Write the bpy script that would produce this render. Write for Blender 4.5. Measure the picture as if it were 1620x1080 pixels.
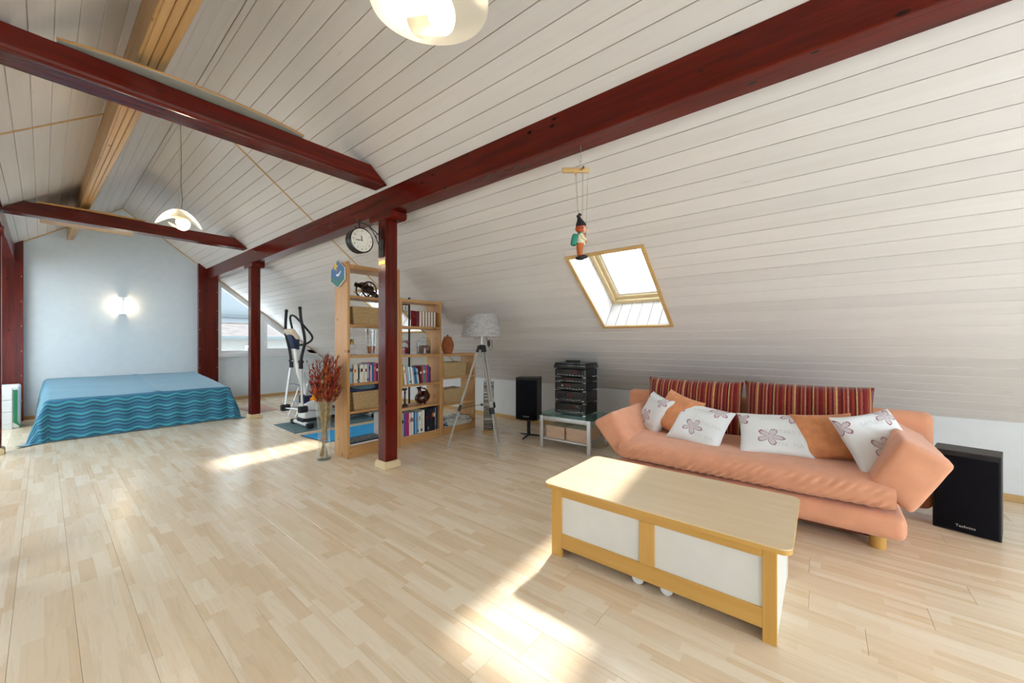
import bpy, bmesh, math, random
from mathutils import Vector, Matrix, Euler, noise
random.seed(7)
for _o in list(bpy.data.objects): bpy.data.objects.remove(_o)
scene = bpy.context.scene
C = scene.collection
PI = math.pi

# ------------------------------------------------------------------ camera
YAW = math.radians(50.8)          # room axis (+Y) lies this far to the left of the view direction
cam = bpy.data.cameras.new('camera'); cam.sensor_width = 36.0; cam.lens = 36.0 * 605.0 / 1620.0
cam.clip_start = 0.02; cam.clip_end = 300
cam_ob = bpy.data.objects.new('camera', cam); C.objects.link(cam_ob)
cam_ob.location = (0, 0, 1.35); cam_ob.rotation_euler = (PI / 2, 0, -YAW)
scene.camera = cam_ob

# ------------------------------------------------------------------ sky, sun, exposure
scene.view_settings.view_transform = 'Standard'
scene.view_settings.look = 'None'
scene.view_settings.gamma = 1.0
scene.view_settings.use_curve_mapping = False
scene.view_settings.exposure = 0.58
world = bpy.data.worlds.new('hazy_sky'); scene.world = world
world.use_nodes = True
_b = world.node_tree.nodes['Background']
_b.inputs[0].default_value = (0.80, 0.91, 1.0, 1); _b.inputs[1].default_value = 5.5
sun = bpy.data.lights.new('sun', 'SUN'); sun.energy = 6.0; sun.angle = math.radians(3.5); sun.color = (1.0, 0.95, 0.88)
sun_ob = bpy.data.objects.new('sun', sun); C.objects.link(sun_ob)
sun_ob.location = (12, 4, 14)
sun_ob.rotation_euler = Vector((-0.70, -0.15, -0.70)).to_track_quat('-Z', 'Y').to_euler()

# ------------------------------------------------------------------ material helpers
MATS = {}
def lin(c):
    if isinstance(c, str):
        c = [int(c[i:i + 2], 16) / 255 for i in (0, 2, 4)]
        c = [v / 12.92 if v <= .04045 else ((v + .055) / 1.055) ** 2.4 for v in c]
    return (c[0], c[1], c[2], 1.0)
class NT:
    def __init__(s, name):
        s.m = bpy.data.materials.new(name); s.m.use_nodes = True
        s.t = s.m.node_tree; s.n = s.t.nodes; s.b = s.n['Principled BSDF']; MATS[name] = s.m
    def node(s, typ, **kw):
        n = s.n.new(typ)
        for k, v in kw.items(): setattr(n, k, v)
        return n
    def link(s, a, b): s.t.links.new(a, b)
    def val(s, sock, v):
        if hasattr(v, 'links'): s.link(v, sock)
        else: sock.default_value = v
    def math(s, op, a, b=0.0, c=0.0):
        n = s.node('ShaderNodeMath', operation=op)
        s.val(n.inputs[0], a); s.val(n.inputs[1], b); s.val(n.inputs[2], c)
        return n.outputs[0]
    def coord(s, kind='Object'):
        return s.node('ShaderNodeTexCoord').outputs[kind]
    def mapping(s, v, scale=(1, 1, 1), loc=(0, 0, 0), rot=(0, 0, 0)):
        n = s.node('ShaderNodeMapping'); s.link(v, n.inputs[0])
        n.inputs['Scale'].default_value = scale
        if hasattr(loc, 'links'): s.link(loc, n.inputs['Location'])
        else: n.inputs['Location'].default_value = loc
        n.inputs['Rotation'].default_value = rot
        return n.outputs[0]
    def noise(s, v, scale=5, detail=3, rough=.5, dist=0.0):
        n = s.node('ShaderNodeTexNoise'); s.link(v, n.inputs['Vector'])
        n.inputs['Scale'].default_value = scale; n.inputs['Detail'].default_value = detail
        n.inputs['Roughness'].default_value = rough; n.inputs['Distortion'].default_value = dist
        return n.outputs['Fac']
    def ramp(s, f, stops, interp='LINEAR'):
        n = s.node('ShaderNodeValToRGB'); n.color_ramp.interpolation = interp
        e = n.color_ramp.elements
        while len(e) < len(stops): e.new(0.5)
        for el, (p, c) in zip(e, stops): el.position = p; el.color = lin(c)
        s.val(n.inputs[0], f); return n.outputs[0]
    def mix(s, f, a, b, mode='MIX'):
        n = s.node('ShaderNodeMix', data_type='RGBA', blend_type=mode)
        s.val(n.inputs[0], f); s.val(n.inputs[6], a); s.val(n.inputs[7], b)
        return n.outputs[2]
    def xyz(s, v):
        n = s.node('ShaderNodeSeparateXYZ'); s.link(v, n.inputs[0]); return n.outputs
    def comb(s, x, y, z):
        n = s.node('ShaderNodeCombineXYZ')
        for i, v in enumerate((x, y, z)): s.val(n.inputs[i], v)
        return n.outputs[0]
    def rand(s): return s.node('ShaderNodeObjectInfo').outputs['Random']
    def bump(s, h, strength=.2, dist=.01):
        n = s.node('ShaderNodeBump'); n.inputs['Strength'].default_value = strength; n.inputs['Distance'].default_value = dist
        s.link(h, n.inputs['Height']); s.link(n.outputs[0], s.b.inputs['Normal'])
    def base(s, c): s.val(s.b.inputs['Base Color'], lin(c) if isinstance(c, (str, tuple, list)) else c)
    def set(s, rough=.5, metal=0, spec=.5, coat=0, sheen=0, trans=0, ior=1.45):
        i = s.b.inputs
        i['Roughness'].default_value = rough; i['Metallic'].default_value = metal; i['Specular IOR Level'].default_value = spec
        i['Coat Weight'].default_value = coat; i['Coat Roughness'].default_value = .15; i['Sheen Weight'].default_value = sheen
        i['Transmission Weight'].default_value = trans; i['IOR'].default_value = ior
def plain(name, col, rough=.5, metal=0, spec=.5, coat=0, var=.04, scale=9, bump=0, bscale=60, sheen=0):
    t = NT(name); t.set(rough, metal, spec, coat, sheen)
    c = lin(col); co = t.coord()
    n = t.noise(co, scale, 3)
    lo = tuple(max(0, v * (1 - 2 * var)) for v in c[:3]); hi = tuple(min(1, v * (1 + 2 * var)) for v in c[:3])
    t.base(t.ramp(n, [(.3, lo), (.7, hi)]))
    if bump: t.bump(t.noise(co, bscale, 4), bump, .01)
    return t.m
def wood(name, dark, light, axis=1, rough=.45, spec=.5, coat=0, scale=1.0, contrast=(.35, .68), knots=0, knot_col=None, rnd=.5, bump=.06, flat_knots=False):
    t = NT(name); t.set(rough, 0, spec, coat)
    co = t.coord(); r = t.rand()
    off = t.math('MULTIPLY', r, 37.0)
    loc = t.comb(off, off, off)
    sc = [14 * scale] * 3; sc[axis] = .9 * scale
    v = t.mapping(co, tuple(sc), loc)
    g = t.noise(v, 1.0, 5, .6, .6)
    sc2 = [90 * scale] * 3; sc2[axis] = 3 * scale
    f = t.noise(t.mapping(co, tuple(sc2), loc), 1.0, 2)
    m = t.math('ADD', t.math('MULTIPLY', g, .75), t.math('MULTIPLY', f, .25))
    col = t.ramp(m, [(contrast[0], dark), (contrast[1], light)])
    if knots:
        sk = [9.0] * 3; sk[axis] = 4.0
        if flat_knots: sk[0] = .6
        vo = t.node('ShaderNodeTexVoronoi'); t.link(t.mapping(co, tuple(sk), loc), vo.inputs['Vector']); vo.inputs['Scale'].default_value = knots
        k = t.ramp(vo.outputs['Distance'], [(.07, (1, 1, 1)), (.12, (0, 0, 0))])
        col = t.mix(k, col, lin(knot_col or dark))
    if rnd:
        br = t.math('ADD', 1 - rnd * .12, t.math('MULTIPLY', r, rnd * .24))
        col = t.mix(1.0, col, t.comb(br, br, br), 'MULTIPLY')
    t.base(col)
    if bump: t.bump(f, bump, .004)
    return t.m
def M(name): return MATS[name]

# ------------------------------------------------------------------ mesh helpers
def rotm(rx=0, ry=0, rz=0): return Euler((rx, ry, rz)).to_matrix().to_4x4()
class MB:
    def __init__(s): s.bm = bmesh.new(); s.uv = None
    def _merge(s, b, mat=None):
        if mat is not None: b.transform(mat)
        me = bpy.data.meshes.new('tmp'); b.to_mesh(me); b.free(); s.bm.from_mesh(me); bpy.data.meshes.remove(me); return s
    def box(s, x0, x1, y0, y1, z0, z1, bev=0, seg=2, mat=None):
        b = bmesh.new(); bmesh.ops.create_cube(b, size=1.0)
        for v in b.verts:
            v.co = Vector((x0 + (v.co.x + .5) * (x1 - x0), y0 + (v.co.y + .5) * (y1 - y0), z0 + (v.co.z + .5) * (z1 - z0)))
        if bev: bmesh.ops.bevel(b, geom=b.edges[:], offset=bev, segments=seg, profile=.5, affect='EDGES')
        return s._merge(b, mat)
    def cbox(s, c, size, rot=(0, 0, 0), bev=0, seg=2):
        h = [v / 2 for v in size]
        return s.box(-h[0], h[0], -h[1], h[1], -h[2], h[2], bev, seg, Matrix.Translation(c) @ rotm(*rot))
    def prism(s, poly, axis, a0, a1, bev=0, seg=2, mat=None):
        b = bmesh.new()
        def P(p, a):
            return Vector((a, p[0], p[1])) if axis == 0 else Vector((p[0], a, p[1])) if axis == 1 else Vector((p[0], p[1], a))
        lo = [b.verts.new(P(p, a0)) for p in poly]; hi = [b.verts.new(P(p, a1)) for p in poly]
        n = len(poly)
        b.faces.new(lo); b.faces.new(hi[::-1])
        for i in range(n): b.faces.new((lo[i], hi[i], hi[(i + 1) % n], lo[(i + 1) % n]))
        bmesh.ops.recalc_face_normals(b, faces=b.faces[:])
        if bev: bmesh.ops.bevel(b, geom=b.edges[:], offset=bev, segments=seg, profile=.5, affect='EDGES')
        return s._merge(b, mat)
    def tube(s, pts, r, n=8, closed=False, mat=None, caps=True, flat=1.0):
        pts = [Vector(p) for p in pts]; k = len(pts)
        rs = r if isinstance(r, (list, tuple)) else [r] * k
        b = bmesh.new(); rings = []
        def tan(i):
            if closed: return (pts[(i + 1) % k] - pts[i - 1]).normalized()
            return (pts[min(i + 1, k - 1)] - pts[max(i - 1, 0)]).normalized()
        t0 = tan(0); up = Vector((0, 0, 1)) if abs(t0.z) < .9 else Vector((1, 0, 0))
        nx = t0.cross(up).normalized()
        for i in range(k):
            t = tan(i); nx = (nx - t * nx.dot(t)).normalized(); ny = t.cross(nx)
            rings.append([b.verts.new(pts[i] + (nx * math.cos(2 * PI * j / n) + ny * math.sin(2 * PI * j / n) * flat) * rs[i]) for j in range(n)])
        for i in range(k if closed else k - 1):
            A, B = rings[i], rings[(i + 1) % k]
            for j in range(n): b.faces.new((A[j], A[(j + 1) % n], B[(j + 1) % n], B[j]))
        if caps and not closed: b.faces.new(rings[0][::-1]); b.faces.new(rings[-1])
        bmesh.ops.recalc_face_normals(b, faces=b.faces[:])
        return s._merge(b, mat)
    def cyl(s, p0, p1, r, n=14, r2=None): return s.tube([p0, p1], [r, r if r2 is None else r2], n)
    def lathe(s, prof, n=24, mat=None, closed=False):
        b = bmesh.new(); rings = []
        for (r, z) in prof:
            if r < 1e-5: rings.append([b.verts.new((0, 0, z))])
            else: rings.append([b.verts.new((r * math.cos(2 * PI * j / n), r * math.sin(2 * PI * j / n), z)) for j in range(n)])
        pr = list(zip(rings, rings[1:])) + ([(rings[-1], rings[0])] if closed else [])
        for A, B in pr:
            for j in range(n):
                f = [A[j % len(A)], A[(j + 1) % len(A)], B[(j + 1) % len(B)], B[j % len(B)]]
                u = []
                for v in f:
                    if v not in u: u.append(v)
                if len(u) >= 3: b.faces.new(u)
        bmesh.ops.recalc_face_normals(b, faces=b.faces[:])
        return s._merge(b, mat)
    def sphere(s, c, r, seg=16, mat=None):
        rr = r if isinstance(r, (tuple, list)) else (r, r, r)
        b = bmesh.new(); bmesh.ops.create_uvsphere(b, u_segments=seg, v_segments=max(6, seg // 2), radius=1.0)
        m = Matrix.Translation(c) @ Matrix.Diagonal((rr[0], rr[1], rr[2], 1))
        return s._merge(b, (mat @ m) if mat is not None else m)
    def torus(s, c, R, r, n=28, k=8, mat=None, arc=2 * PI):
        cl = arc > 2 * PI - .01
        m = n if cl else n + 1
        pts = [Vector((R * math.cos(arc * i / n), R * math.sin(arc * i / n), 0)) for i in range(m)]
        mm = Matrix.Translation(c) @ (mat if mat is not None else Matrix.Identity(4))
        return s.tube(pts, r, k, closed=cl, mat=mm)
    def grid(s, fn, nu, nv, closeu=False, uv=None):
        b = bmesh.new()
        lay = b.loops.layers.uv.new('UVMap') if uv else None
        V = [[b.verts.new(fn(i / nu, j / nv)) for j in range(nv + 1)] for i in range(nu if closeu else nu + 1)]
        for i in range(nu):
            for j in range(nv):
                q = ((i, j), (i + 1, j), (i + 1, j + 1), (i, j + 1))
                f = b.faces.new([V[a % len(V)][c] for a, c in q])
                if uv:
                    for l, (a, c) in zip(f.loops, q): l[lay].uv = uv(a / nu, c / nv)
        return s._merge(b)
    def noise_disp(s, amp, freq, seed=0):
        s.bm.normal_update()
        for v in s.bm.verts:
            v.co += v.normal * amp * noise.noise(v.co * freq + Vector((seed, seed * 1.7, 0)))
        return s
    def build(s, name, mat, parent=None, world=False, smooth=30, loc=None):
        me = bpy.data.meshes.new(name)
        if world and parent is not None:
            root = parent
            while root.parent: root = root.parent
            s.bm.transform(root.matrix_basis.inverted())
        s.bm.normal_update(); s.bm.to_mesh(me); s.bm.free()
        if smooth:
            me.shade_smooth()
            try: me.set_sharp_from_angle(angle=math.radians(smooth))
            except Exception: pass
        if mat is not None: me.materials.append(M(mat) if isinstance(mat, str) else mat)
        return link(name, me, parent, loc)
def link(name, me, parent=None, loc=None):
    o = bpy.data.objects.new(name, me); C.objects.link(o)
    if parent is not None: o.parent = parent
    if loc is not None: o.location = loc
    return o
def thing(name, label, cat, loc=(0, 0, 0), rz=0.0, group=None, rot=None):
    o = bpy.data.objects.new(name, None); C.objects.link(o); o.empty_display_size = .05
    o.location = loc; o.rotation_euler = rot if rot else (0, 0, rz)
    return tag(o, label, cat, group)
def tag(o, label, cat, group=None):
    o['label'] = label; o['category'] = cat
    if group: o['group'] = group
    return o
def struct(o, label=None):
    o['kind'] = 'structure'
    if label: o['label'] = label
    return o
def textmesh(s, size, extrude=0.0):
    cu = bpy.data.curves.new('txt', 'FONT'); cu.body = s; cu.size = size; cu.align_x = 'CENTER'; cu.align_y = 'CENTER'; cu.extrude = extrude
    cu.resolution_u = 2
    o = bpy.data.objects.new('txt', cu); C.objects.link(o)
    dg = bpy.context.evaluated_depsgraph_get(); dg.update()
    me = bpy.data.meshes.new_from_object(o.evaluated_get(dg))
    bpy.data.objects.remove(o); bpy.data.curves.remove(cu)
    me.materials.clear()
    return me
def text_obj(s, size, mat, parent, matrix, name='lettering', fn=None):
    me = textmesh(s, size)
    if fn:
        b = bmesh.new(); b.from_mesh(me)
        for v in b.verts: v.co = fn(v.co)
        b.to_mesh(me); b.free()
    else: me.transform(matrix)
    me.materials.append(M(mat)); return link(name, me, parent)
# ------------------------------------------------------------------ materials
def make_materials():
    # washed ceiling boards
    t = NT('board_white'); t.set(.42, 0, .45)
    co = t.coord(); r = t.rand(); off = t.comb(t.math('MULTIPLY', r, 31.0), t.math('MULTIPLY', r, 57.0), 0.0)
    f = t.noise(t.mapping(co, (42, .9, 42), off), 1.0, 2)
    g = t.noise(t.mapping(co, (9, .8, 9), off), 1.0, 3)
    m = t.math('ADD', t.math('MULTIPLY', f, .45), t.math('MULTIPLY', g, .55))
    col = t.ramp(m, [(.25, (.68, .64, .61)), (.75, (.74, .705, .68))])
    vo = t.node('ShaderNodeTexVoronoi'); t.link(t.mapping(co, (7, 1.3, 7), off), vo.inputs['Vector']); vo.inputs['Scale'].default_value = 1.0
    k = t.ramp(vo.outputs['Distance'], [(.035, (1, 1, 1)), (.06, (0, 0, 0))])
    col = t.mix(t.math('MULTIPLY', k, .30), col, lin((.50, .43, .38)))
    br = t.math('ADD', .955, t.math('MULTIPLY', r, .09)); col = t.mix(1.0, col, t.comb(br, br, br), 'MULTIPLY')
    t.base(col); t.bump(f, .05, .003)
    plain('board_back', (.40, .235, .125), .8)
    # laminate floor: three strips to a plank
    t = NT('laminate'); t.set(.27, 0, .5, .35); t.b.inputs['Coat Roughness'].default_value = .2
    co = t.coord(); r = t.rand(); x, y, z = t.xyz(co)
    i = t.math('FLOOR', t.math('DIVIDE', x, .065))
    w = t.node('ShaderNodeTexWhiteNoise', noise_dimensions='2D'); t.link(t.comb(i, t.math('MULTIPLY', r, 91.0), 0.0), w.inputs['Vector'])
    j = t.math('FLOOR', t.math('DIVIDE', t.math('ADD', y, w.outputs['Value']), .43))
    w2 = t.node('ShaderNodeTexWhiteNoise', noise_dimensions='3D'); t.link(t.comb(i, j, t.math('MULTIPLY', r, 53.0)), w2.inputs['Vector'])
    base = t.ramp(w2.outputs['Value'], [(0, (.735, .55, .36)), (.5, (.79, .63, .445)), (1, (.83, .70, .53))])
    off = t.comb(t.math('MULTIPLY', w2.outputs['Value'], 40.0), t.math('MULTIPLY', w2.outputs['Value'], 77.0), r)
    g = t.noise(t.mapping(co, (34, 2.2, 1), off), 1.0, 4, .6, 1.2)
    gr = t.ramp(g, [(.34, (.92, .90, .87)), (.52, (1, 1, 1)), (.75, (.97, .96, .95))])
    t.base(t.mix(1.0, base, gr, 'MULTIPLY'))
    plain('subfloor', '8d775c', .9)
    # dark mahogany stain
    for nm, ax in (('mahogany_x', 0), ('mahogany_y', 1), ('mahogany_z', 2)):
        wood(nm, (.045, .0038, .002), (.17, .0125, .0055), ax, .2, .32, .0, .9, (.3, .72), 1.0, (.02, .004, .003), .15)
    for nm, ax in (('pine_x', 0), ('pine_y', 1), ('pine_z', 2)):
        wood(nm, (.46, .225, .075), (.63, .36, .15), ax, .42, .45, 0, 1.0, (.32, .7), 1.1, (.16, .065, .02), .5, flat_knots=ax == 2)
    for nm, ax in (('beamwood_y', 1),):
        wood(nm, (.50, .265, .09), (.68, .43, .19), ax, .36, .5, .1, 1.0, (.32, .7), 1.0, (.2, .09, .03), .5)
    for nm, ax in (('beech_x', 0), ('beech_y', 1), ('beech_z', 2)):
        wood(nm, (.55, .285, .06), (.65, .365, .095), ax, .34, .5, .1, 1.0, (.3, .7), 0, None, .2, .02)
    wood('table_top', (.68, .50, .29), (.77, .605, .39), 1, .3, .5, .15, 1.0, (.3, .7), 0, None, .2, .02)
    for nm, ax in (('trim_x', 0), ('trim_y', 1), ('trim_z', 2)):
        wood(nm, (.55, .33, .12), (.66, .43, .19), ax, .45, .4, 0, 1.0, (.3, .7), 0, None, .2, .02)
    wood('pale_pine', (.66, .50, .28), (.76, .61, .37), 1, .5, .4, 0, 1.0, (.3, .7), 0, None, .3, .02)
    wood('grey_wood', (.27, .25, .215), (.40, .375, .33), 2, .55, .4, 0, 1.4, (.3, .7), 0, None, .3, .05)
    wood('plywood', (.44, .21, .06), (.56, .30, .10), 0, .35, .5, .1, 1.0, (.3, .7), 0, None, .2, .02)
    plain('wall_blue', (.70, .76, .80), .75, var=.01, bump=.06, bscale=220)
    plain('wall_white', (.78, .79, .79), .75, var=.01, bump=.06, bscale=220)
    plain('white_paint', (.80, .80, .79), .35, var=.01)
    plain('upvc', (.80, .81, .82), .3, var=.01)
    plain('white_panel', (.72, .69, .635), .45, var=.01)
    plain('steel', (.62, .63, .65), .28, 1, var=.02)
    plain('silver', (.66, .67, .68), .35, .85, var=.02)
    plain('chrome', (.8, .8, .82), .12, 1, var=.01)
    plain('brass', (.55, .36, .12), .3, 1, var=.05)
    plain('black_gloss', (.012, .012, .014), .22, 0, .5, .2, var=.1)
    plain('black_matt', (.016, .016, .018), .55, 0, .4, var=.15, bump=.05)
    plain('black_iron', (.012, .012, .013), .45, .3, var=.2, bump=.1)
    plain('black_rubber', (.014, .015, .018), .65, var=.2)
    wood('black_ash', (.012, .011, .012), (.03, .028, .03), 2, .4, .4, 0, 1.0, (.3, .7), 0, None, .2, .1)
    plain('speaker_cloth', (.008, .0075, .010), .95, 0, .1, var=.3, scale=400, bump=.2, bscale=900)
    plain('salmon', (.68, .305, .175), .85, 0, .25, var=.03, bump=.10, bscale=380, sheen=.25)
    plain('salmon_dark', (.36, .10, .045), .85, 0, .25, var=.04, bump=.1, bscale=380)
    plain('terracotta', (.42, .125, .035), .65, var=.12, bump=.1, bscale=90)
    plain('glaze_brown', (.05, .012, .007), .14, 0, .5, .4, var=.3, scale=20)
    plain('bronze', (.05, .028, .014), .35, .7, var=.3, scale=30)
    plain('dark_wood', (.05, .02, .012), .35, 0, .5, .1, var=.3, scale=25)
    plain('paper', (.72, .66, .54), .85, var=.06, scale=80)
    plain('cream', (.70, .60, .44), .6, var=.05)
    plain('beige_plastic', (.68, .565, .44), .5, var=.03)
    plain('grey_plastic', (.45, .48, .50), .45, var=.03)
    plain('navy', (.012, .025, .075), .6, var=.2)
    plain('mat_grey', (.115, .18, .20), .8, var=.12, scale=30, bump=.2, bscale=200)
    plain('mat_blue', (.01, .30, .62), .6, var=.04, bump=.1, bscale=200)
    plain('mat_pink', (.62, .40, .33), .9, var=.06, bump=.2, bscale=200)
    plain('green_edge', (.015, .20, .085), .45, var=.03)
    plain('red_lacquer', (.45, .02, .02), .3, 0, .5, .3, var=.05)
    plain('cable', (.03, .025, .022), .6)
    plain('string', (.45, .40, .33), .8)
    plain('clock_face', (.74, .69, .59), .6, var=.02)
    plain('silver_print', (.62, .62, .62), .35, .4)
    plain('grey_print', (.62, .60, .57), .9)
    plain('remote_led', (.06, .004, .004), .4)
    plain('orange_flower', (.80, .28, .015), .8, var=.15, scale=60)
    plain('dry_red', (.27, .028, .012), .85, var=.5, scale=25)
    plain('dry_orange', (.50, .12, .025), .85, var=.3, scale=25)
    plain('dry_straw', (.46, .30, .10), .85, var=.2, scale=25)
    plain('skin', (.72, .42, .28), .55)
    plain('hair_red', (.42, .07, .02), .7, var=.2, scale=60)
    plain('trouser_orange', (.52, .13, .03), .7)
    plain('backpack_green', (.01, .22, .15), .5)
    plain('grey_far', (.135, .15, .16), .9)
    plain('shelf_grey', (.36, .375, .34), .6)  # shade under the curved board put into its grey
    plain('plaster_far', (.15, .145, .13), .9)
    plain('roof_tile', (.085, .07, .065), .9, var=.12, scale=3)
    plain('far_window', (.055, .07, .075), .2)
    plain('soil', (.035, .022, .015), .95)
    # books
    for nm, c in dict(bk_white='e8e6df', bk_cream='ddd0b0', bk_red='7d1420', bk_blue='2465a0', bk_lblue='8fb8cc', bk_navy='1a2238', bk_black='16161a',
                      bk_green='2f8a66', bk_pink='b8456e', bk_purple='4b3f86', bk_yellow='d9b23a', bk_orange='d97a2a', bk_grey='9aa2a4', bk_magenta='a3246e', bk_maroon='5a1524').items():
        plain(nm, c, .5, var=.05, scale=40)
    # glass that lets daylight through
    def glass(name, tint, gloss=.9, thick=.08):
        t = NT(name); n = t.n; n.remove(t.b)
        tr = t.node('ShaderNodeBsdfTransparent'); tr.inputs[0].default_value = lin(tint)
        gl = t.node('ShaderNodeBsdfGlossy'); gl.inputs['Roughness'].default_value = .03; gl.inputs[0].default_value = (gloss, gloss, gloss, 1)
        lw = t.node('ShaderNodeLayerWeight'); lw.inputs[0].default_value = .5
        fr = t.math('ADD', .04, t.math('MULTIPLY', .9, t.math('POWER', lw.outputs['Facing'], 5.0)))
        mx = t.node('ShaderNodeMixShader')
        f = t.math('ADD', fr, thick) if thick else fr
        t.link(f, mx.inputs[0]); t.link(tr.outputs[0], mx.inputs[1]); t.link(gl.outputs[0], mx.inputs[2])
        t.link(mx.outputs[0], n['Material Output'].inputs[0])
    glass('pane', (.97, .985, .985), .9, 0)
    glass('clear_glass', (.965, .985, .985), .9, .02)
    glass('green_glass', (.62, .86, .82), .9, .04)
    glass('jar_glass', (.975, .985, .99), .5, .0)
    plain('nuts', (.15, .07, .035), .8, var=.5, scale=70)
    # pendant shade: thin translucent ribbed acrylic
    t = NT('shade_acrylic'); t.base((.92, .90, .82)); t.set(.35, 0, .4)
    co = t.coord(); wv = t.node('ShaderNodeTexWave'); wv.inputs['Scale'].default_value = 60; t.link(co, wv.inputs['Vector'])
    t.bump(wv.outputs['Fac'], .12, .003)
    tl = t.node('ShaderNodeBsdfTranslucent'); tl.inputs[0].default_value = (.95, .9, .78, 1)
    mx = t.node('ShaderNodeMixShader'); mx.inputs[0].default_value = .22
    t.link(t.b.outputs[0], mx.inputs[1]); t.link(tl.outputs[0], mx.inputs[2]); t.link(mx.outputs[0], t.n['Material Output'].inputs[0])
    def emit(name, col, s):
        t = NT(name); t.base(col); t.b.inputs['Emission Color'].default_value = lin(col); t.b.inputs['Emission Strength'].default_value = s
    emit('bulb', (1.0, .86, .62), 9.0)
    emit('tube_glow', (1.0, .84, .58), 22.0)
    # linen lamp shade
    t = NT('linen'); t.set(.9, 0, .2); co = t.coord()
    a = t.noise(t.mapping(co, (120, 120, 8)), 1.0, 2); b = t.noise(t.mapping(co, (12, 12, 220)), 1.0, 2)
    m = t.math('ADD', t.math('MULTIPLY', a, .5), t.math('MULTIPLY', b, .5))
    t.base(t.ramp(m, [(.35, (.25, .23, .22)), (.65, (.48, .455, .44))])); t.bump(m, .2, .004)
    # striped chenille
    t = NT('stripes'); t.set(.9, 0, .2, 0, .3); co = t.coord(); x, y, z = t.xyz(co)
    u = t.math('FRACT', t.math('MULTIPLY', t.math('ADD', x, 1.0), 3.6))
    cols = ['7a2018', '8f3a2a', 'b98a4e', '6a1416', '93402e', '531016', 'a85a48', 'c7a468', '7f2a1c', '61121a', 'a4643c', '83281e', 'b27a66', '6c1a14', '8e2f22', '4a0e12', 'bd9a5e', '79231a', '9a4e3e', '6a1616']
    pos = [0, .06, .12, .15, .21, .27, .31, .36, .40, .47, .53, .56, .62, .66, .72, .78, .82, .85, .91, .96]
    c1 = t.ramp(u, list(zip(pos, cols)), 'CONSTANT')
    n1 = t.noise(t.mapping(co, (180, 180, 45)), 1.0, 3)
    c1 = t.mix(1.0, c1, t.ramp(n1, [(.3, (.7, .7, .7)), (.7, (1.15, 1.15, 1.15))]), 'MULTIPLY')
    t.base(c1); t.bump(n1, .35, .006)
    # bedspread with woven waves (UV in metres of cloth)
    t = NT('bedspread'); t.set(.62, 0, .3, 0, .3); uv = t.coord('UV'); x, y, z = t.xyz(uv)
    wv = t.math('MULTIPLY', t.math('SINE', t.math('MULTIPLY', x, 2 * PI / .225)), .014)
    s = t.math('FRACT', t.math('DIVIDE', t.math('ADD', t.math('ADD', y, wv), 5.0), .150))
    c1 = t.ramp(s, [(0, '217f9e'), (.10, '0a3f6c'), (.30, '2d93ad'), (.42, '186a90'), (.50, '083862'), (.62, '3aa2b6'), (.78, '217f9e'), (.86, '10527e')], 'CONSTANT')
    n1 = t.noise(t.mapping(uv, (300, 300, 1)), 1.0, 2)
    c1 = t.mix(.12, c1, t.ramp(n1, [(.3, (.1, .3, .4)), (.7, (.4, .75, .8))]))
    t.base(c1); t.bump(n1, .15, .004)
    # white cushion cloth with printed blossoms (UV -1..1)
    t = NT('print_cloth'); t.set(.9, 0, .2, 0, .2); uv = t.coord('UV'); x, y, z = t.xyz(uv); r = t.rand()
    nz = t.noise(t.mapping(uv, (7, 7, 1)), 1.0, 2)
    tot = None
    for (cx, cy, R, ph) in ((-.12, -.3, .36, .3), (.55, .72, .32, 1.1), (-.95, .55, .3, 2.0)):
        dx = t.math('SUBTRACT', x, cx); dy = t.math('SUBTRACT', y, cy)
        rr = t.math('SQRT', t.math('ADD', t.math('MULTIPLY', dx, dx), t.math('MULTIPLY', dy, dy)))
        th = t.math('ARCTAN2', dy, dx)
        pet = t.math('ABSOLUTE', t.math('COSINE', t.math('ADD', t.math('MULTIPLY', th, 2.5), ph)))
        edge = t.math('MULTIPLY', t.math('ADD', t.math('MULTIPLY', pet, .75), .25), R)
        d = t.math('SUBTRACT', rr, t.math('MULTIPLY', edge, t.math('ADD', .75, t.math('MULTIPLY', nz, .5))))
        ln = t.math('LESS_THAN', t.math('ABSOLUTE', d), .028)
        inn = t.math('MULTIPLY', t.math('LESS_THAN', d, 0.0), t.math('GREATER_THAN', t.math('SINE', t.math('MULTIPLY', th, 34.0)), .62))
        inn = t.math('MULTIPLY', inn, .75)
        wash = t.math('MULTIPLY', t.math('LESS_THAN', d, 0.0), .22)
        m = t.math('MAXIMUM', t.math('MAXIMUM', ln, inn), wash)
        tot = m if tot is None else t.math('MAXIMUM', tot, m)
    w = t.noise(t.mapping(uv, (140, 140, 1)), 1.0, 2)
    bc = t.ramp(w, [(.3, (.66, .655, .64)), (.7, (.80, .795, .78))])
    t.base(t.mix(t.math('MULTIPLY', tot, .85), bc, lin((.25, .05, .09)))); t.bump(w, .2, .004)
    plain('cushion_orange', (.64, .255, .105), .75, 0, .3, var=.08, scale=14, bump=.15, bscale=300, sheen=.3)
    # wicker
    t = NT('wicker'); t.set(.75, 0, .3); co = t.coord()
    w1 = t.node('ShaderNodeTexBrick'); t.link(t.mapping(co, (30, 30, 30), rot=(PI / 2, 0, 0)), w1.inputs['Vector'])
    w1.inputs['Color1'].default_value = (.78, .57, .31, 1); w1.inputs['Color2'].default_value = (.66, .46, .22, 1); w1.inputs['Mortar'].default_value = (.36, .21, .085, 1)
    w1.inputs['Mortar Size'].default_value = .035; w1.inputs['Scale'].default_value = 1.6
    n1 = t.noise(co, 90, 2)
    t.base(t.mix(1.0, w1.outputs['Color'], t.ramp(n1, [(.3, (.75, .75, .75)), (.7, (1.1, 1.1, 1.1))]), 'MULTIPLY')); t.bump(w1.outputs['Fac'], .4, .006); t.n[-1]
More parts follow.
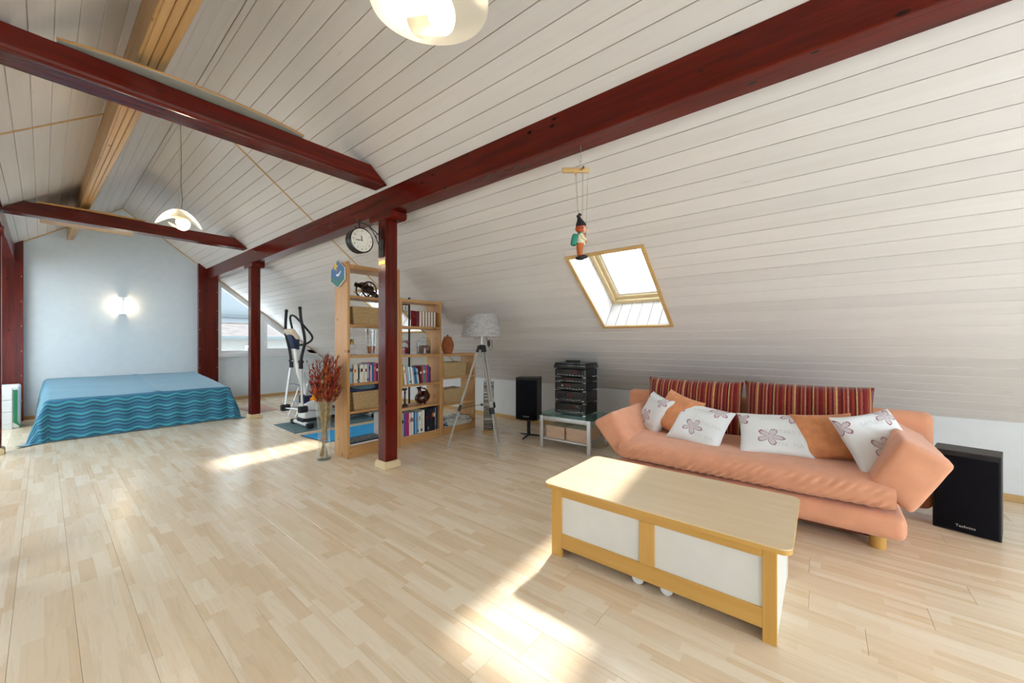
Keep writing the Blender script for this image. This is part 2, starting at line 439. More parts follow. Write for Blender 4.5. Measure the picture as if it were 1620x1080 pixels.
    # patterned cardboard
    t = NT('box_paper'); t.set(.7); co = t.coord()
    vo = t.node('ShaderNodeTexVoronoi'); t.link(t.mapping(co, (1, 1, .5)), vo.inputs['Vector']); vo.inputs['Scale'].default_value = 38
    t.base(t.mix(t.ramp(vo.outputs['Distance'], [(.10, (1, 1, 1)), (.2, (0, 0, 0))]), lin((.66, .46, .32)), lin((.34, .20, .13))))
    plain('box_lid', (.66, .475, .345), .7, var=.02)
    # magazine covers / ornate tray
    t = NT('magazine'); t.set(.35); co = t.coord(); r = t.rand()
    n1 = t.noise(t.mapping(co, (9, 9, 1), t.comb(t.math('MULTIPLY', r, 20.0), r, 0.0)), 1.0, 3)
    t.base(t.ramp(n1, [(.35, '1c2a3a'), (.45, '5d7486'), (.5, 'd5d9da'), (.58, '7f97a3'), (.66, 'e8e6e0')], 'CONSTANT'))
    t = NT('ornate'); t.set(.4); co = t.coord()
    vo = t.node('ShaderNodeTexVoronoi'); t.link(co, vo.inputs['Vector']); vo.inputs['Scale'].default_value = 26
    t.base(t.ramp(vo.outputs['Distance'], [(.1, 'c9a860'), (.2, '7d93a0'), (.32, '2f4554'), (.5, '1f2f3d')]))
make_materials()
# ------------------------------------------------------------------ room shell
RX, RZ = .985, 3.963                     # ridge
KX_R, KX_L = 5.17, -3.44                 # knee walls
YF, YB = 10.65, -3.2                     # far and back gable
def zr(x): return RZ - .787 * (x - RX)
def zl(x): return RZ + .745 * (x - RX)
LR = math.hypot(1, .787); LL = math.hypot(1, .745)
SLOPES = {  # down-slope unit vector, outward normal, length
    'R': (Vector((1 / LR, 0, -.787 / LR)), Vector((.787 / LR, 0, 1 / LR)), (KX_R - RX) * LR),
    'L': (Vector((-1 / LL, 0, -.745 / LL)), Vector((-.745 / LL, 0, 1 / LL)), (RX - KX_L) * LL)}
def sp(side, s, y, d=0.0):
    u, n, _ = SLOPES[side]; return Vector((RX, y, RZ)) + u * s + n * d
# skylights: side, s0, s1, y0, y1
SKY = [('R', 2.908, 3.942, 1.225, 1.95), ('R', 2.908, 3.942, 5.28, 6.005), ('R', 2.5, 3.7, -2.75, -1.6),
       ('L', 2.5, 4.1, 2.0, 3.5), ('L', 2.3, 4.2, 4.6, 6.3), ('L', 2.0, 4.4, 7.0, 10.0)]  # opposite slope: unseen roof windows, added to raise the light

# floor: subfloor slab + planks
floor = struct(MB().box(KX_L - .1, KX_R + .1, YB - .1, YF + .1, -.12, -.0085).build('floor', 'subfloor', smooth=0), 'light maple laminate plank floor')
PW, PL = .195, 1.292
def plank_mesh(n, w, l):
    b = MB().box(-w / 2 + .0004, w / 2 - .0004, -l / 2 + .0004, l / 2 - .0004, -.0085, 0, .0012, 1)
    me = bpy.data.meshes.new(n); b.bm.to_mesh(me); b.bm.free(); me.materials.append(M('laminate')); return me
pm = plank_mesh('plank', PW, PL)
def px(p):
    d = Vector(p) - Vector((0, 0, 1.35)); f = Vector((math.sin(YAW), math.cos(YAW), 0)); r = Vector((math.cos(YAW), -math.sin(YAW), 0))
    w = d.dot(f)
    return None if w < .15 else (810 + 605 * d.dot(r) / w, 540 - 605 * d.z / w)
vis, hid = [], []
nr = int((KX_R - KX_L) / PW) + 1
rr = random.Random(3)
for i in range(nr):
    x = KX_R - PW * (i + .5)
    off = rr.random() * PL
    y = YB - off + PL / 2
    while y - PL / 2 < YF:
        y0, y1 = max(y - PL / 2, YB), min(y + PL / 2, YF)
        if y1 - y0 > .02:
            q = [px((x + a * PW / 2, b, 0)) for a in (-1, 0, 1) for b in (y0, (y0 + y1) / 2, y1)]
            ok = any(p and -30 < p[0] < 1650 and p[1] < 1110 for p in q)
            (vis if ok else hid).append((x, y0, y1, math.hypot(x, (y0 + y1) / 2)))
        y += PL
vis.sort(key=lambda v: v[3]); hid += vis[298:]; vis = vis[:298]
for (x, y0, y1, d) in vis:
    full = y1 - y0 > PL - .01
    link('plank', pm if full else plank_mesh('plank', PW, y1 - y0), floor, (x, (y0 + y1) / 2, 0))
mb = MB()
for (x, y0, y1, d) in hid: mb.box(x - PW / 2 + .0004, x + PW / 2 - .0004, y0, y1 - .0008, -.0085, 0)
o = mb.build('planks', 'laminate', floor, smooth=0); o['kind'] = 'stuff'

# ceiling: backing with skylight holes + individual boards
BP, BPH = .1252, .0463
def cuts(side, s0, s1, y0, y1, grow=0.0):
    """rectangles of [s0,s1]x[y0,y1] left after removing the skylights"""
    rects = [(s0, s1, y0, y1)]
    for (sd, a, b, c, d) in SKY:
        if sd != side: continue
        a, b, c, d = a - grow, b + grow, c - grow, d + grow
        new = []
        for (p, q, r, t) in rects:
            if b <= p or a >= q or d <= r or c >= t: new.append((p, q, r, t)); continue
            if r < c: new.append((p, q, r, c))
            if t > d: new.append((p, q, d, t))
            rm, tm = max(r, c), min(t, d)
            if p < a: new.append((p, a, rm, tm))
            if q > b: new.append((b, q, rm, tm))
        rects = new
    return rects
def slab(mb, side, s0, s1, y0, y1, d0, d1, bev=0):
    u, n, _ = SLOPES[side]
    m = Matrix(((u.x, 0, n.x, RX), (0, 1, 0, 0), (u.z, 0, n.z, RZ), (0, 0, 0, 1)))
    if m.to_3x3().determinant() < 0:
        m2 = Matrix(((u.x, 0, n.x, RX), (0, -1, 0, 0), (u.z, 0, n.z, RZ), (0, 0, 0, 1)))
        return mb.box(s0, s1, -y1, -y0, d0, d1, bev, 1, m2)
    return mb.box(s0, s1, y0, y1, d0, d1, bev, 1, m)
mb = MB()
for side in 'RL':
    L = SLOPES[side][2]
    for (a, b, c, d) in cuts(side, -.02, L + .12, YB - .1, YF + .1, .019): slab(mb, side, a, b, c, d, .009, .10)
ceiling = struct(mb.build('ceiling', 'board_back', smooth=0), 'steep attic ceiling of white washed tongue and groove boards')
GAP = .0016
for side in 'RL':
    L = SLOPES[side][2]; k = -1
    while True:
        s0, s1 = BPH + k * BP, BPH + (k + 1) * BP
        k += 1
        if s0 > L: break
        s0 = max(s0, 0.0); s1 = min(s1, L + .01)
        if s1 - s0 < .02: continue
        for (ya, yb) in ((YB, 5.262), (5.268, YF)):
            for (a, b, c, d) in cuts(side, s0 + GAP, s1 - GAP, ya, yb):
                if b - a < .012 or d - c < .01: continue
                ym = (c + d) / 2
                u, n, _ = SLOPES[side]
                mb = MB(); slab(mb, side, a, b, c, d, 0, .013, .0025)
                mb.bm.transform(Matrix.Translation(-sp(side, (a + b) / 2, ym)))
                mb.build('board', 'board_white', ceiling, smooth=0, loc=sp(side, (a + b) / 2, ym))
# thin wooden cover strips
for i, side in enumerate('RL'):
    mb = MB(); slab(mb, side, .02, SLOPES[side][2] - .01, 5.252, 5.278, -.006, 0)
    struct(mb.build('trim_%d' % (i + 1), 'trim_x', smooth=0), 'thin wooden cover strip across the ceiling boards')
# walls
def gable(y0, y1, name, mat, holes, label):
    """gable wall as a prism with rectangular/polygon holes, built from strips"""
    mb = MB()
    xs = sorted(set([KX_L, RX, KX_R] + [h[0] for h in holes] + [h[1] for h in holes]))
    top = lambda x: (zr(x) if x > RX else zl(x)) + .02
    for a, b in zip(xs, xs[1:]):
        hs = [h for h in holes if h[0] <= a + 1e-6 and h[1] >= b - 1e-6]
        if hs:
            h = hs[0]
            mb.prism([(a, 0), (b, 0), (b, h[2]), (a, h[2])], 1, y0, y1)
            if h[3] is not None:
                mb.prism([(a, h[3]), (b, h[3]), (b, top(b)), (a, top(a))], 1, y0, y1)
        else: mb.prism([(a, 0), (b, 0), (b, max(top(b), .01)), (a, max(top(a), .01))], 1, y0, y1)
    return struct(mb.build(name, mat, smooth=0), label)
WX0, WX1, WZ = 2.5, 4.70, 1.04           # gable window: triangle up to the roof slope
wall_far = gable(YF, YF + .2, 'wall_far', 'wall_blue', [(WX0, WX1, WZ, None), (-.53 - 2.17, -.53, WZ, None)], 'pale blue white gable wall behind the bed')
wall_back = gable(YB - .2, YB, 'wall_back', 'wall_white', [(-.8, 2.75, .0, 2.40), (2.9, 4.3, .3, 1.30), (-2.2, -.9, .3, 1.45)], 'white gable wall')
wall_right = struct(MB().box(KX_R, KX_R + .2, YB - .2, YF + .2, -.1, zr(KX_R) + .03).build('wall_right', 'wall_white', smooth=0), 'low white knee wall behind the sofa')
wall_left = struct(MB().box(KX_L - .2, KX_L, YB - .2, YF + .2, -.1, zl(KX_L) + .03).build('wall_left', 'wall_white', smooth=0), 'low white knee wall on the far side of the posts')
# baseboards
struct(MB().box(KX_R - .014, KX_R, YB, YF, 0, .062, .003, 1).build('baseboard_right', 'trim_y', smooth=0))
struct(MB().box(KX_L, KX_L + .014, YB, YF, 0, .062, .003, 1).build('baseboard_left', 'trim_y', smooth=0))
struct(MB().box(KX_L, KX_R, YF - .014, YF, 0, .062, .003, 1).build('baseboard_far', 'trim_x', smooth=0))
# thin wooden strip where slope meets gable
for i, side in enumerate('RL'):
    mb = MB(); slab(mb, side, .0, SLOPES[side][2] - .02, YF - .016, YF, -.014, .0)
    struct(mb.build('trim_%d' % (i + 3), 'trim_x', smooth=0), 'narrow brown strip between gable wall and ceiling')

# skylights
def skylight(idx, side, s0, s1, y0, y1, detail, D=.40):
    lab = {1: 'skylight with boarded white shaft above the sofa side speaker', 2: 'skylight in the slope behind the tall bookcase'}.get(idx, 'guessed unseen roof window %d' % idx)
    u, n, _ = SLOPES[side]
    root = bpy.data.objects.new('window_%d' % idx, None); C.objects.link(root); struct(root, lab); root.empty_display_size = .1
    root.location = sp(side, (s0 + s1) / 2, (y0 + y1) / 2)
    base = Matrix.Translation(-root.location)
    def part(name, mat, fn, parent=root):
        mb = MB(); fn(mb); mb.bm.transform(base); return mb.build(name, mat, parent, smooth=0)
    t = .018
    if detail:
        ns = max(1, round((s1 - s0) / .125)); ny = max(1, round((y1 - y0) / .121))
        for k in range(ns):
            a, b = s0 + (s1 - s0) * k / ns + .003, s0 + (s1 - s0) * (k + 1) / ns - .003
            part('reveal_board', 'board_white', lambda m: slab(m, side, a, b, y1, y1 + t, .0, D))
            part('reveal_board', 'board_white', lambda m: slab(m, side, a, b, y0 - t, y0, .0, D))
        for k in range(ny):
            a, b = y0 + (y1 - y0) * k / ny + .003, y0 + (y1 - y0) * (k + 1) / ny - .003
            part('reveal_board', 'board_white', lambda m: slab(m, side, s1, s1 + t, a, b, -.001, D))
            part('reveal_board', 'board_white', lambda m: slab(m, side, s0 - t, s0, a, b, -.001, D))
    def shaft(m):
        e = t if detail else 0
        slab(m, side, s0 - .06, s1 + .06, y1 + e, y1 + .06, .02, D + .06); slab(m, side, s0 - .06, s1 + .06, y0 - .06, y0 - e, .02, D + .06)
        slab(m, side, s1 + e, s1 + .06, y0 - .06, y1 + .06, .02, D + .06); slab(m, side, s0 - .06, s0 - e, y0 - .06, y1 + .06, .02, D + .06)
    part('shaft', 'board_back' if detail else 'white_paint', shaft)
    w = .03
    def casing(m):
        slab(m, side, s0 - w, s1 + w, y1 - .004, y1 + w, -.012, .002); slab(m, side, s0 - w, s1 + w, y0 - w, y0 + .004, -.012, .002)
        slab(m, side, s0 - w, s0 + .004, y0, y1, -.012, .002); slab(m, side, s1 - .004, s1 + w, y0, y1, -.012, .002)
    part('casing', 'trim_x', casing)
    def ring(m, i0, i1, d0, d1):
        slab(m, side, s0 + i0, s1 - i0, y1 - i1, y1 - i0, d0, d1); slab(m, side, s0 + i0, s1 - i0, y0 + i0, y0 + i1, d0, d1)
        slab(m, side, s0 + i0, s0 + i1, y0 + i1, y1 - i1, d0, d1); slab(m, side, s1 - i1, s1 - i0, y0 + i1, y1 - i1, d0, d1)
    part('window_frame', 'pale_pine', lambda m: ring(m, 0, .045, D - .055, D + .02))
    part('sash', 'pale_pine', lambda m: ring(m, .045, .085, D - .02, D + .04))
    part('sash_lining', 'upvc', lambda m: ring(m, .085, .105, D + .0, D + .05))
    part('pane', 'pane', lambda m: slab(m, side, s0 + .1, s1 - .1, y0 + .1, y1 - .1, D + .03, D + .036))
    return root
for i, s in enumerate(SKY): skylight(i + 1, *s, detail=i < 2)

# gable window (triangle): frame, mullion, sashes, panes
def tri_window(idx, mir, label):
    X = (lambda x: x) if not mir else (lambda x: 2 * RX - x)
    top = (lambda x: zr(x)) if not mir else (lambda x: zl(X(x)))
    root = bpy.data.objects.new('window_%d' % idx, None); C.objects.link(root); struct(root, label); root.location = (X(3.4), YF, WZ)
    def pr(name, mat, polys, ya, yb):
        mb = MB()
        for p in polys:
            q = [(X(a), b) for a, b in p]
            mb.prism(q, 1, ya, yb)
        mb.bm.transform(Matrix.Translation(-root.location)); return mb.build(name, mat, root, smooth=0)
    f = .075
    ya, yb = YF + .02, YF + .09
    xe = WX1
    def sl(x, d): return top(x) - d
    # outer frame: sill, jamb, sloping head
    pr('window_frame', 'upvc', [[(WX0, WZ), (xe, WZ), (xe, WZ + .10), (WX0, WZ + .10)],
                                [(WX0, WZ + .10), (WX0 + f, WZ + .10), (WX0 + f, sl(WX0 + f, 0)), (WX0, sl(WX0, 0))],
                                [(WX0 + f, sl(WX0 + f, .13)), (xe, sl(xe, .13)), (xe, sl(xe, -.02)), (WX0 + f, sl(WX0 + f, -.02))]], ya, yb)
    pr('mullion', 'upvc', [[(3.33, WZ + .1), (3.42, WZ + .1), (3.42, sl(3.42, .12)), (3.33, sl(3.33, .12))]], ya - .005, yb)
    # opening sash on the far side of the mullion
    pr('sash', 'upvc', [[(3.425, WZ + .09), (4.66, WZ + .09), (4.6, WZ + .14), (3.425, WZ + .14)],
                        [(3.425, WZ + .14), (3.495, WZ + .14), (3.495, sl(3.495, .15)), (3.425, sl(3.425, .12))],
                        [(3.495, sl(3.495, .20)), (4.3, sl(4.3, .20)), (4.4, sl(4.4, .12)), (3.495, sl(3.495, .12))]], ya - .02, ya + .03)
    pr('handle', 'white_paint', [[(3.448, 1.42), (3.468, 1.42), (3.468, 1.56), (3.448, 1.56)]], ya - .055, ya - .02)
    pr('pane', 'pane', [[(WX0 + f, WZ + .1), (3.33, WZ + .1), (3.33, sl(3.33, .13)), (WX0 + f, sl(WX0 + f, .13))]], ya + .04, ya + .046)
    pr('pane', 'pane', [[(3.495, WZ + .14), (4.33, WZ + .14), (3.495, sl(3.495, .2))]], ya + .03, ya + .036)
    pr('window_sill', 'upvc', [[(WX0 - .0, WZ - .045), (xe + .02, WZ - .045), (xe + .02, WZ), (WX0, WZ)]], YF - .05, YF + .03)
    return root
tri_window(8, False, 'triangular white framed gable window beside the bed')
tri_window(9, True, 'triangular gable window on the other side of the bed wall')
# back gable: unseen windows added behind the viewpoint for daylight
def rect_window(idx, x0, x1, z0, z1):
    root = bpy.data.objects.new('window_%d' % idx, None); C.objects.link(root); struct(root, 'unseen white framed window added in the rear gable %d' % idx); root.location = ((x0 + x1) / 2, YB, z0)
    mb = MB(); w = .07
    for a in ((x0, x0 + w, z0, z1), (x1 - w, x1, z0, z1), (x0, x1, z0, z0 + w), (x0, x1, z1 - w, z1), ((x0 + x1) / 2 - w / 2, (x0 + x1) / 2 + w / 2, z0, z1)):
        mb.box(a[0], a[1], YB - .12, YB - .06, a[2], a[3])
    mb.bm.transform(Matrix.Translation(-root.location)); mb.build('window_frame', 'upvc', root, smooth=0)
    mb = MB().box(x0 + w, x1 - w, YB - .095, YB - .09, z0 + w, z1 - w); mb.bm.transform(Matrix.Translation(-root.location)); mb.build('pane', 'pane', root, smooth=0)
for i, h in enumerate([(-.8, 2.75, 0.0, 2.40), (2.9, 4.3, .3, 1.30), (-2.2, -.9, .3, 1.45)]): rect_window(10 + i, *h)

# ------------------------------------------------------------------ timber frame
def purlin(x0, x1, label, top0, top1):
    t = thing('purlin_beam', label, 'beam', ((x0 + x1) / 2, (YB + YF) / 2, 2.71), group='long purlin beams')
    MB().prism([(x0, 2.71), (x1, 2.71), (x1, top1), (x0, top0)], 1, YB, YF - .13, .006, 1).build('beam', 'mahogany_y', t, world=True)
    return t
purlin(2.27, 2.45, 'long dark red purlin beam running above the posts and bookcase', 2.953, 2.81)
purlin(2 * RX - 2.45, 2 * RX - 2.27, 'long dark red purlin beam on the side of the white drawers', 2.79, 2.93)
def tie(y, label):
    t = thing('tie_beam', label, 'beam', (RX, y, 2.955), group='cross tie beams')
    zt = 3.108
    xl0, xr0 = 2 * RX - 2.27 + .02, 2.27 - .0
    xl1 = RX - (RZ - zt) / .745 + .012; xr1 = RX + (RZ - zt) / .787 - .012
    e0 = RX - (RZ - 2.958) / .745 + .014; e1 = RX + (RZ - 2.958) / .787 - .014
    MB().prism([(e0, 2.958), (e1, 2.958), (xr1, zt), (xl1, zt)], 1, y - .11, y + .11, .006, 1).build('beam', 'mahogany_x', t, world=True)
    # groove board along the lower edge
    MB().prism([(y - .118, 2.985), (y - .109, 2.985), (y - .085, 2.953), (y - .10, 2.951)], 0, e0 + .06, e1 - .05).build('edge_strip', 'mahogany_x', t, world=True, smooth=0)
    return t
tie(3.60, 'dark red cross tie beam above the post with the clock')
tie(7.86, 'dark red cross tie beam near the bed')
# thin curved boards lying across the tie beams
def oval(y0, y1, x0, x1, bulge, nm, label, mat, z=3.112):
    n = 14; pts = []
    for i in range(n + 1):
        a = i / n; pts.append((x0 + (x1 - x0) * a, y0 - bulge * math.sin(PI * a) ** .8))
    pts += [(x1 - .01, y1), (x0 + .01, y1)]
    t = thing(nm, label, 'board', ((x0 + x1) / 2, (y0 + y1) / 2, z))
    mb = MB().prism(pts, 2, z, z + .018); mb.build('panel', mat, t, world=True, smooth=0)
    mb = MB()
    e = [Vector((p[0], p[1] - .001, z + .011)) for p in pts[:n + 1]]
    mb.tube(e, .008, 6).build('edge_band', 'plywood', t, world=True)
oval(3.48, 3.74, .05, 1.42, .10, 'light_shelf', 'pale curved board with wooden edge lying on the tie beam above the clock post', 'shelf_grey')
oval(7.74, 9.02, -.04, .95, .04, 'light_shelf', 'orange brown plywood board lying on the tie beam near the bed', 'plywood', 3.112)
# posts
def post(x, y, label, w=.145, top=2.71, saddle=True):
    t = thing('wooden_post', label, 'post', (x, y, 0), group='dark red posts')
    MB().box(-w / 2, w / 2, -w / 2, w / 2, .0, top, .006, 1).build('shaft', 'mahogany_z', t)
    f = w / 2 + .026
    mb = MB().prism([(-f, 0), (f, 0), (f, .055), (f - .02, .075), (-f + .02, .075), (-f, .055)], 1, -f, f, .004, 1)
    mb.build('foot_block', 'pale_pine', t)
    if saddle:
        MB().prism([(-.21, .0), (.21, 0), (.21, -.05), (.185, -.07), (-.185, -.07), (-.21, -.05)], 0, -.098, .098, .004, 1, Matrix.Translation((0, 0, top))).build('saddle', 'mahogany_y', t)
    return t
post(2.36, 3.66, 'dark red post standing in front of the bookcase')
post(2.36, 7.80, 'dark red post standing at the foot of the bed')
post(2 * RX - 2.36, 7.70, 'dark red post near the white drawer unit')
post(2 * RX - 2.36, 3.66, 'dark red post opposite the bookcase')
# boarded pilasters on the gable
def pilaster(x0, x1, label, side):
    t = thing('wall_pilaster', label, 'pilaster', ((x0 + x1) / 2, YF - .07, 0))
    f = zr if side == 'R' else zl
    MB().prism([(x0, 0), (x1, 0), (x1, f(x1) - .004), (x0, f(x0) - .004)], 1, YF - .125, YF - .016, .004, 1).build('board', 'mahogany_z', t, world=True)
    for z in [.35 + .42 * k for k in range(6)]:
        for x in (x0 + .02, x1 - .02): MB().sphere((x, YF - .126, z), .006, 8).build('screw_head', 'silver', t, world=True)
pilaster(2.135, 2.485, 'dark red boarded pilaster between bed wall and gable window', 'R')
pilaster(2 * RX - 2.485, -.212, 'dark red boarded pilaster behind the white drawers', 'L')
# natural wood beam below the ridge, clad with profiled planks
rb = thing('ridge_beam', 'natural pine beam of planks running under the ridge', 'beam', (.43, (YB + YF) / 2, 3.1))
def skew_beam(name, fa, fb, za, zb, bev=.004):
    """plank between two lines along the room; fa, fb: 0..1 across the beam (which tapers towards the far gable)"""
    X = lambda y, f: (.393 - .016 * (y - 3.5)) * (1 - f) + (.530 - .026 * (y - 3.5)) * f
    b = bmesh.new(); V = []
    for y in (YB, YF - .02):
        V.append([b.verts.new((X(y, f), y, z)) for f, z in ((fa, za), (fb, za), (fb, zb), (fa, zb))])
    b.faces.new(V[0]); b.faces.new(V[1][::-1])
    for k in range(4): b.faces.new((V[0][k], V[1][k], V[1][(k + 1) % 4], V[0][(k + 1) % 4]))
    bmesh.ops.recalc_face_normals(b, faces=b.faces[:])
    bmesh.ops.bevel(b, geom=b.edges[:], offset=bev, segments=1, profile=.5, affect='EDGES')
    m = MB(); m._merge(b); return m.build(name, 'beamwood_y', rb, world=True, smooth=0)
skew_beam('plank', -.02, .1, 3.225, 3.345)
skew_beam('plank', -.02, .1, 3.35, 3.50)
skew_beam('corner_strip', -.07, .05, 3.186, 3.222)
for k in range(3): skew_beam('plank', .06 + k * .315, .06 + k * .315 + .295, 3.20, 3.22)
skew_beam('core', .11, .985, 3.222, 3.45)
# ------------------------------------------------------------------ house across the street
def far_house():
    t = thing('neighbour_house', 'neighbouring house with pale tiled roof seen through the gable window', 'house', (9, 27, -6))
    y = 26.0
    MB().box(-6, 26, y, y + 8, -6, 1.6).build('wall', 'plaster_far', t, world=True, smooth=0)
    MB().box(-6.4, 26.4, y - .70, y - .52, 1.50, 1.64).build('gutter', 'far_window', t, world=True)
    rows = 7; pitch = .16 / .5
    for k in range(rows):
        yy = y - .6 + k * .46; z0 = 1.60 + k * .125
        MB().prism([(yy, z0), (yy + .52, z0 + .14), (yy + .52, z0 + .115), (yy, z0 - .03)], 0, -6.5, 26.5).build('tile_row', 'roof_tile', t, world=True, smooth=0)
    MB().cyl((-6.5, y - .6 + rows * .46, 2.46), (26.5, y - .6 + rows * .46, 2.46), .09, 10).build('ridge', 'roof_tile', t, world=True)
    for x in (1.2, 4.2, 7.4, 10.4, 13.6):
        w = MB().box(x, x + 1.1, y - .05, y + .05, -.4, 1.10).build('window', 'upvc', t, world=True, smooth=0)
        MB().box(x + .1, x + 1.0, y - .07, y - .05, -.3, 1.0).build('pane', 'far_window', w, world=True, smooth=0)
    b = thing('backdrop_block', 'pale grey block added as backdrop behind the neighbouring house', 'backdrop', (9, 44, -6))  # added backdrop standing in for the grey roof overhang outside
    MB().box(-12, 40, 42, 52, -6, 13).build('wall', 'grey_far', b, world=True, smooth=0)
    MB().box(-12, 40, 41.8, 42, 3.55, 3.85).build('ledge', 'far_window', b, world=True, smooth=0)
far_house()
# ------------------------------------------------------------------ coffee table chest
def coffee_table():
    t = thing('coffee_table', 'beech chest coffee table with white panels in front of the sofa', 'table', (2.37, .75, 0))
    x0, x1, y0, y1, zt = 2.045, 2.70, .160, 1.343, .425
    def post(ya, yb, z0=0.0, z1=zt): return MB().box(x0, x0 + .022, ya, yb, z0, z1, .002, 1).build('front_stile', 'beech_z', t, world=True)
    post(y0, y0 + .055); post(y1 - .073, y1); post(.697, .779, .1505, .378)
    MB().box(x0, x0 + .021, y0 + .055, y1 - .073, .3785, zt, .002, 1).build('top_rail', 'beech_y', t, world=True)
    MB().box(x0, x0 + .021, y0 + .055, y1 - .073, .06, .150, .002, 1).build('bottom_rail', 'beech_y', t, world=True)
    for a, b in ((y0 + .055, .697), (.779, y1 - .073)):
        MB().box(x0 + .010, x0 + .018, a - .004, b + .004, .14, .39).build('panel', 'white_panel', t, world=True, smooth=0)
    for ya in (y0 + .004, y1 - .022):
        MB().box(x0 + .022, x1 - .02, ya, ya + .018, .0, zt, .001, 1).build('side_panel', 'white_panel', t, world=True)
    MB().box(x1 - .02, x1, y0, y1, 0, zt, .001, 1).build('back_panel', 'white_panel', t, world=True)
    for ya in (y0, y1 - .05): MB().box(x1, x1 + .004, ya, ya + .05, 0, zt).build('back_stile', 'beech_z', t, world=True)
    MB().box(x0 + .03, x1 - .03, y0 + .03, y1 - .03, .075, .09).build('bottom_board', 'beech_y', t, world=True)
    # lid with rounded corners
    a0, a1, b0, b1, r = 2.02, 2.755, .105, 1.392, .045
    pts = []
    for cx, cy, st in ((a1 - r, b1 - r, 0), (a0 + r, b1 - r, 1), (a0 + r, b0 + r, 2), (a1 - r, b0 + r, 3)):
        for k in range(7):
            an = st * PI / 2 + k / 6 * PI / 2; pts.append((cx + r * math.cos(an), cy + r * math.sin(an)))
    MB().prism(pts, 2, zt + .0205, zt + .027).build('table_top', 'table_top', t, world=True, smooth=40)
    MB().prism(pts, 2, zt, zt + .020, 0).build('top_board', 'beech_y', t, world=True, smooth=40)
    for y in (.804, .649):
        w = MB().torus((x0 + .05, y, .034), .027, .007, 22, 8, Matrix.Rotation(PI / 2, 4, 'Y')).cyl((x0 + .042, y, .034), (x0 + .058, y, .034), .024, 18).build('castor', 'white_paint', t, world=True)
        MB().box(x0 + .06, x0 + .075, y - .016, y + .016, .03, .077).build('castor_fork', 'steel', w, world=True)
    for y in (.25, 1.2):
        MB().cyl((x1 - .09, y - .012, .034), (x1 - .09, y + .012, .034), .034, 18).build('castor', 'white_paint', t, world=True)
coffee_table()

# ------------------------------------------------------------------ sofa
def sofa():
    t = thing('sofa', 'salmon orange sofa bed with tilted arm cushions by the knee wall', 'sofa', (3.85, .55, 0))
    # seat mattress: rounded bar swept along Y, fuller at the front
    xf, xb, zb, zt = 3.285, 4.28, .27, .475
    def seat(u, v):
        y = -.345 + u * (1.44 + .345)
        e = min(1.0, min(u, 1 - u) / .05); q = .5 + .5 * math.sin(e * PI / 2)
        a = v * 2 * PI
        c, s = math.cos(a), math.sin(a)
        ex = 4.5
        cx = math.copysign(abs(c) ** (2 / ex), c); sz = math.copysign(abs(s) ** (2 / 3.2), s)
        hx, hz = (xb - xf) / 2 * (.985 + .015 * q), (zt - zb) / 2 * (.80 + .20 * q)
        p = Vector(((xf + xb) / 2 + cx * hx, y, (zt + zb) / 2 + sz * hz))
        if c < -.3:          # front roll with diagonal pull folds
            k = min(1, (-c - .3) / .4)
            w = math.sin((y * 1.0 + (p.z - .3) * 1.15) * 100 + 3 * noise.noise(Vector((y * 3, p.z * 4, 0))))
            am = .0065 * k * (.45 + .55 * min(1, abs(noise.noise(Vector((y * 2.3, 1.3, p.z * 3)))) * 3)) * min(1, e * 1.5)
            p.x -= am * w; p.z -= .3 * am * w
        p.z += .006 * noise.noise(Vector((p.x * 3, y * 3, 0)))
        return p
    MB().grid(lambda u, v: seat(v, u), 84, 440, True).build('seat_cushion', 'salmon', t, world=True, smooth=60)
    # arm cushions: thick quilted wedges tilted outwards
    def arm(q, nm):
        b = MB().prism(q, 0, 3.345, 4.27)
        bmesh.ops.subdivide_edges(b.bm, edges=b.bm.edges[:], cuts=3, use_grid_fill=True)
        bmesh.ops.bevel(b.bm, geom=[e for e in b.bm.edges if len(e.link_faces) == 2 and e.calc_face_angle(0) > .5], offset=.042, segments=4, profile=.6, affect='EDGES')
        bmesh.ops.subdivide_edges(b.bm, edges=[e for e in b.bm.edges if e.calc_length() > .05], cuts=2, use_grid_fill=True)
        b.bm.normal_update()
        cy = sum(p[0] for p in q) / 4; cz = sum(p[1] for p in q) / 4
        for v in b.bm.verts:
            d = math.hypot(v.co.y - cy, v.co.z - cz)
            v.co.x -= .03 * max(0, 1 - d / .2) if v.co.x < 3.5 else 0
            v.co += v.normal * .007 * noise.noise(v.co * 7)
        return b.build(nm, 'salmon', t, world=True, smooth=70)
    arm([(-.225, .455), (-.375, .755), (-.605, .625), (-.415, .285)], 'arm_cushion')
    arm([(1.335, .40), (1.535, .70), (1.725, .575), (1.465, .275)], 'arm_cushion')
    MB().box(3.325, 4.28, -.40, 1.50, .105, .268, .055, 4).build('base_box', 'salmon', t, world=True, smooth=60)
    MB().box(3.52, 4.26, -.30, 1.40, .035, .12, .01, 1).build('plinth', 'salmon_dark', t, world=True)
    for y in (-.275, 1.36):
        MB().lathe([(0, 0), (.042, 0), (.043, .004), (.043, .115), (0, .115)], 20, Matrix.Translation((3.475, y, 0))).build('leg', 'beech_z', t, world=True)
        MB().lathe([(0, 0), (.035, 0), (.035, .115), (0, .115)], 20, Matrix.Translation((4.2, y, 0))).build('leg', 'beech_z', t, world=True)
    MB().box(4.285, 4.435, -.655, 1.76, .05, .80, .055, 4).build('back_panel', 'salmon', t, world=True, smooth=60)
sofa()

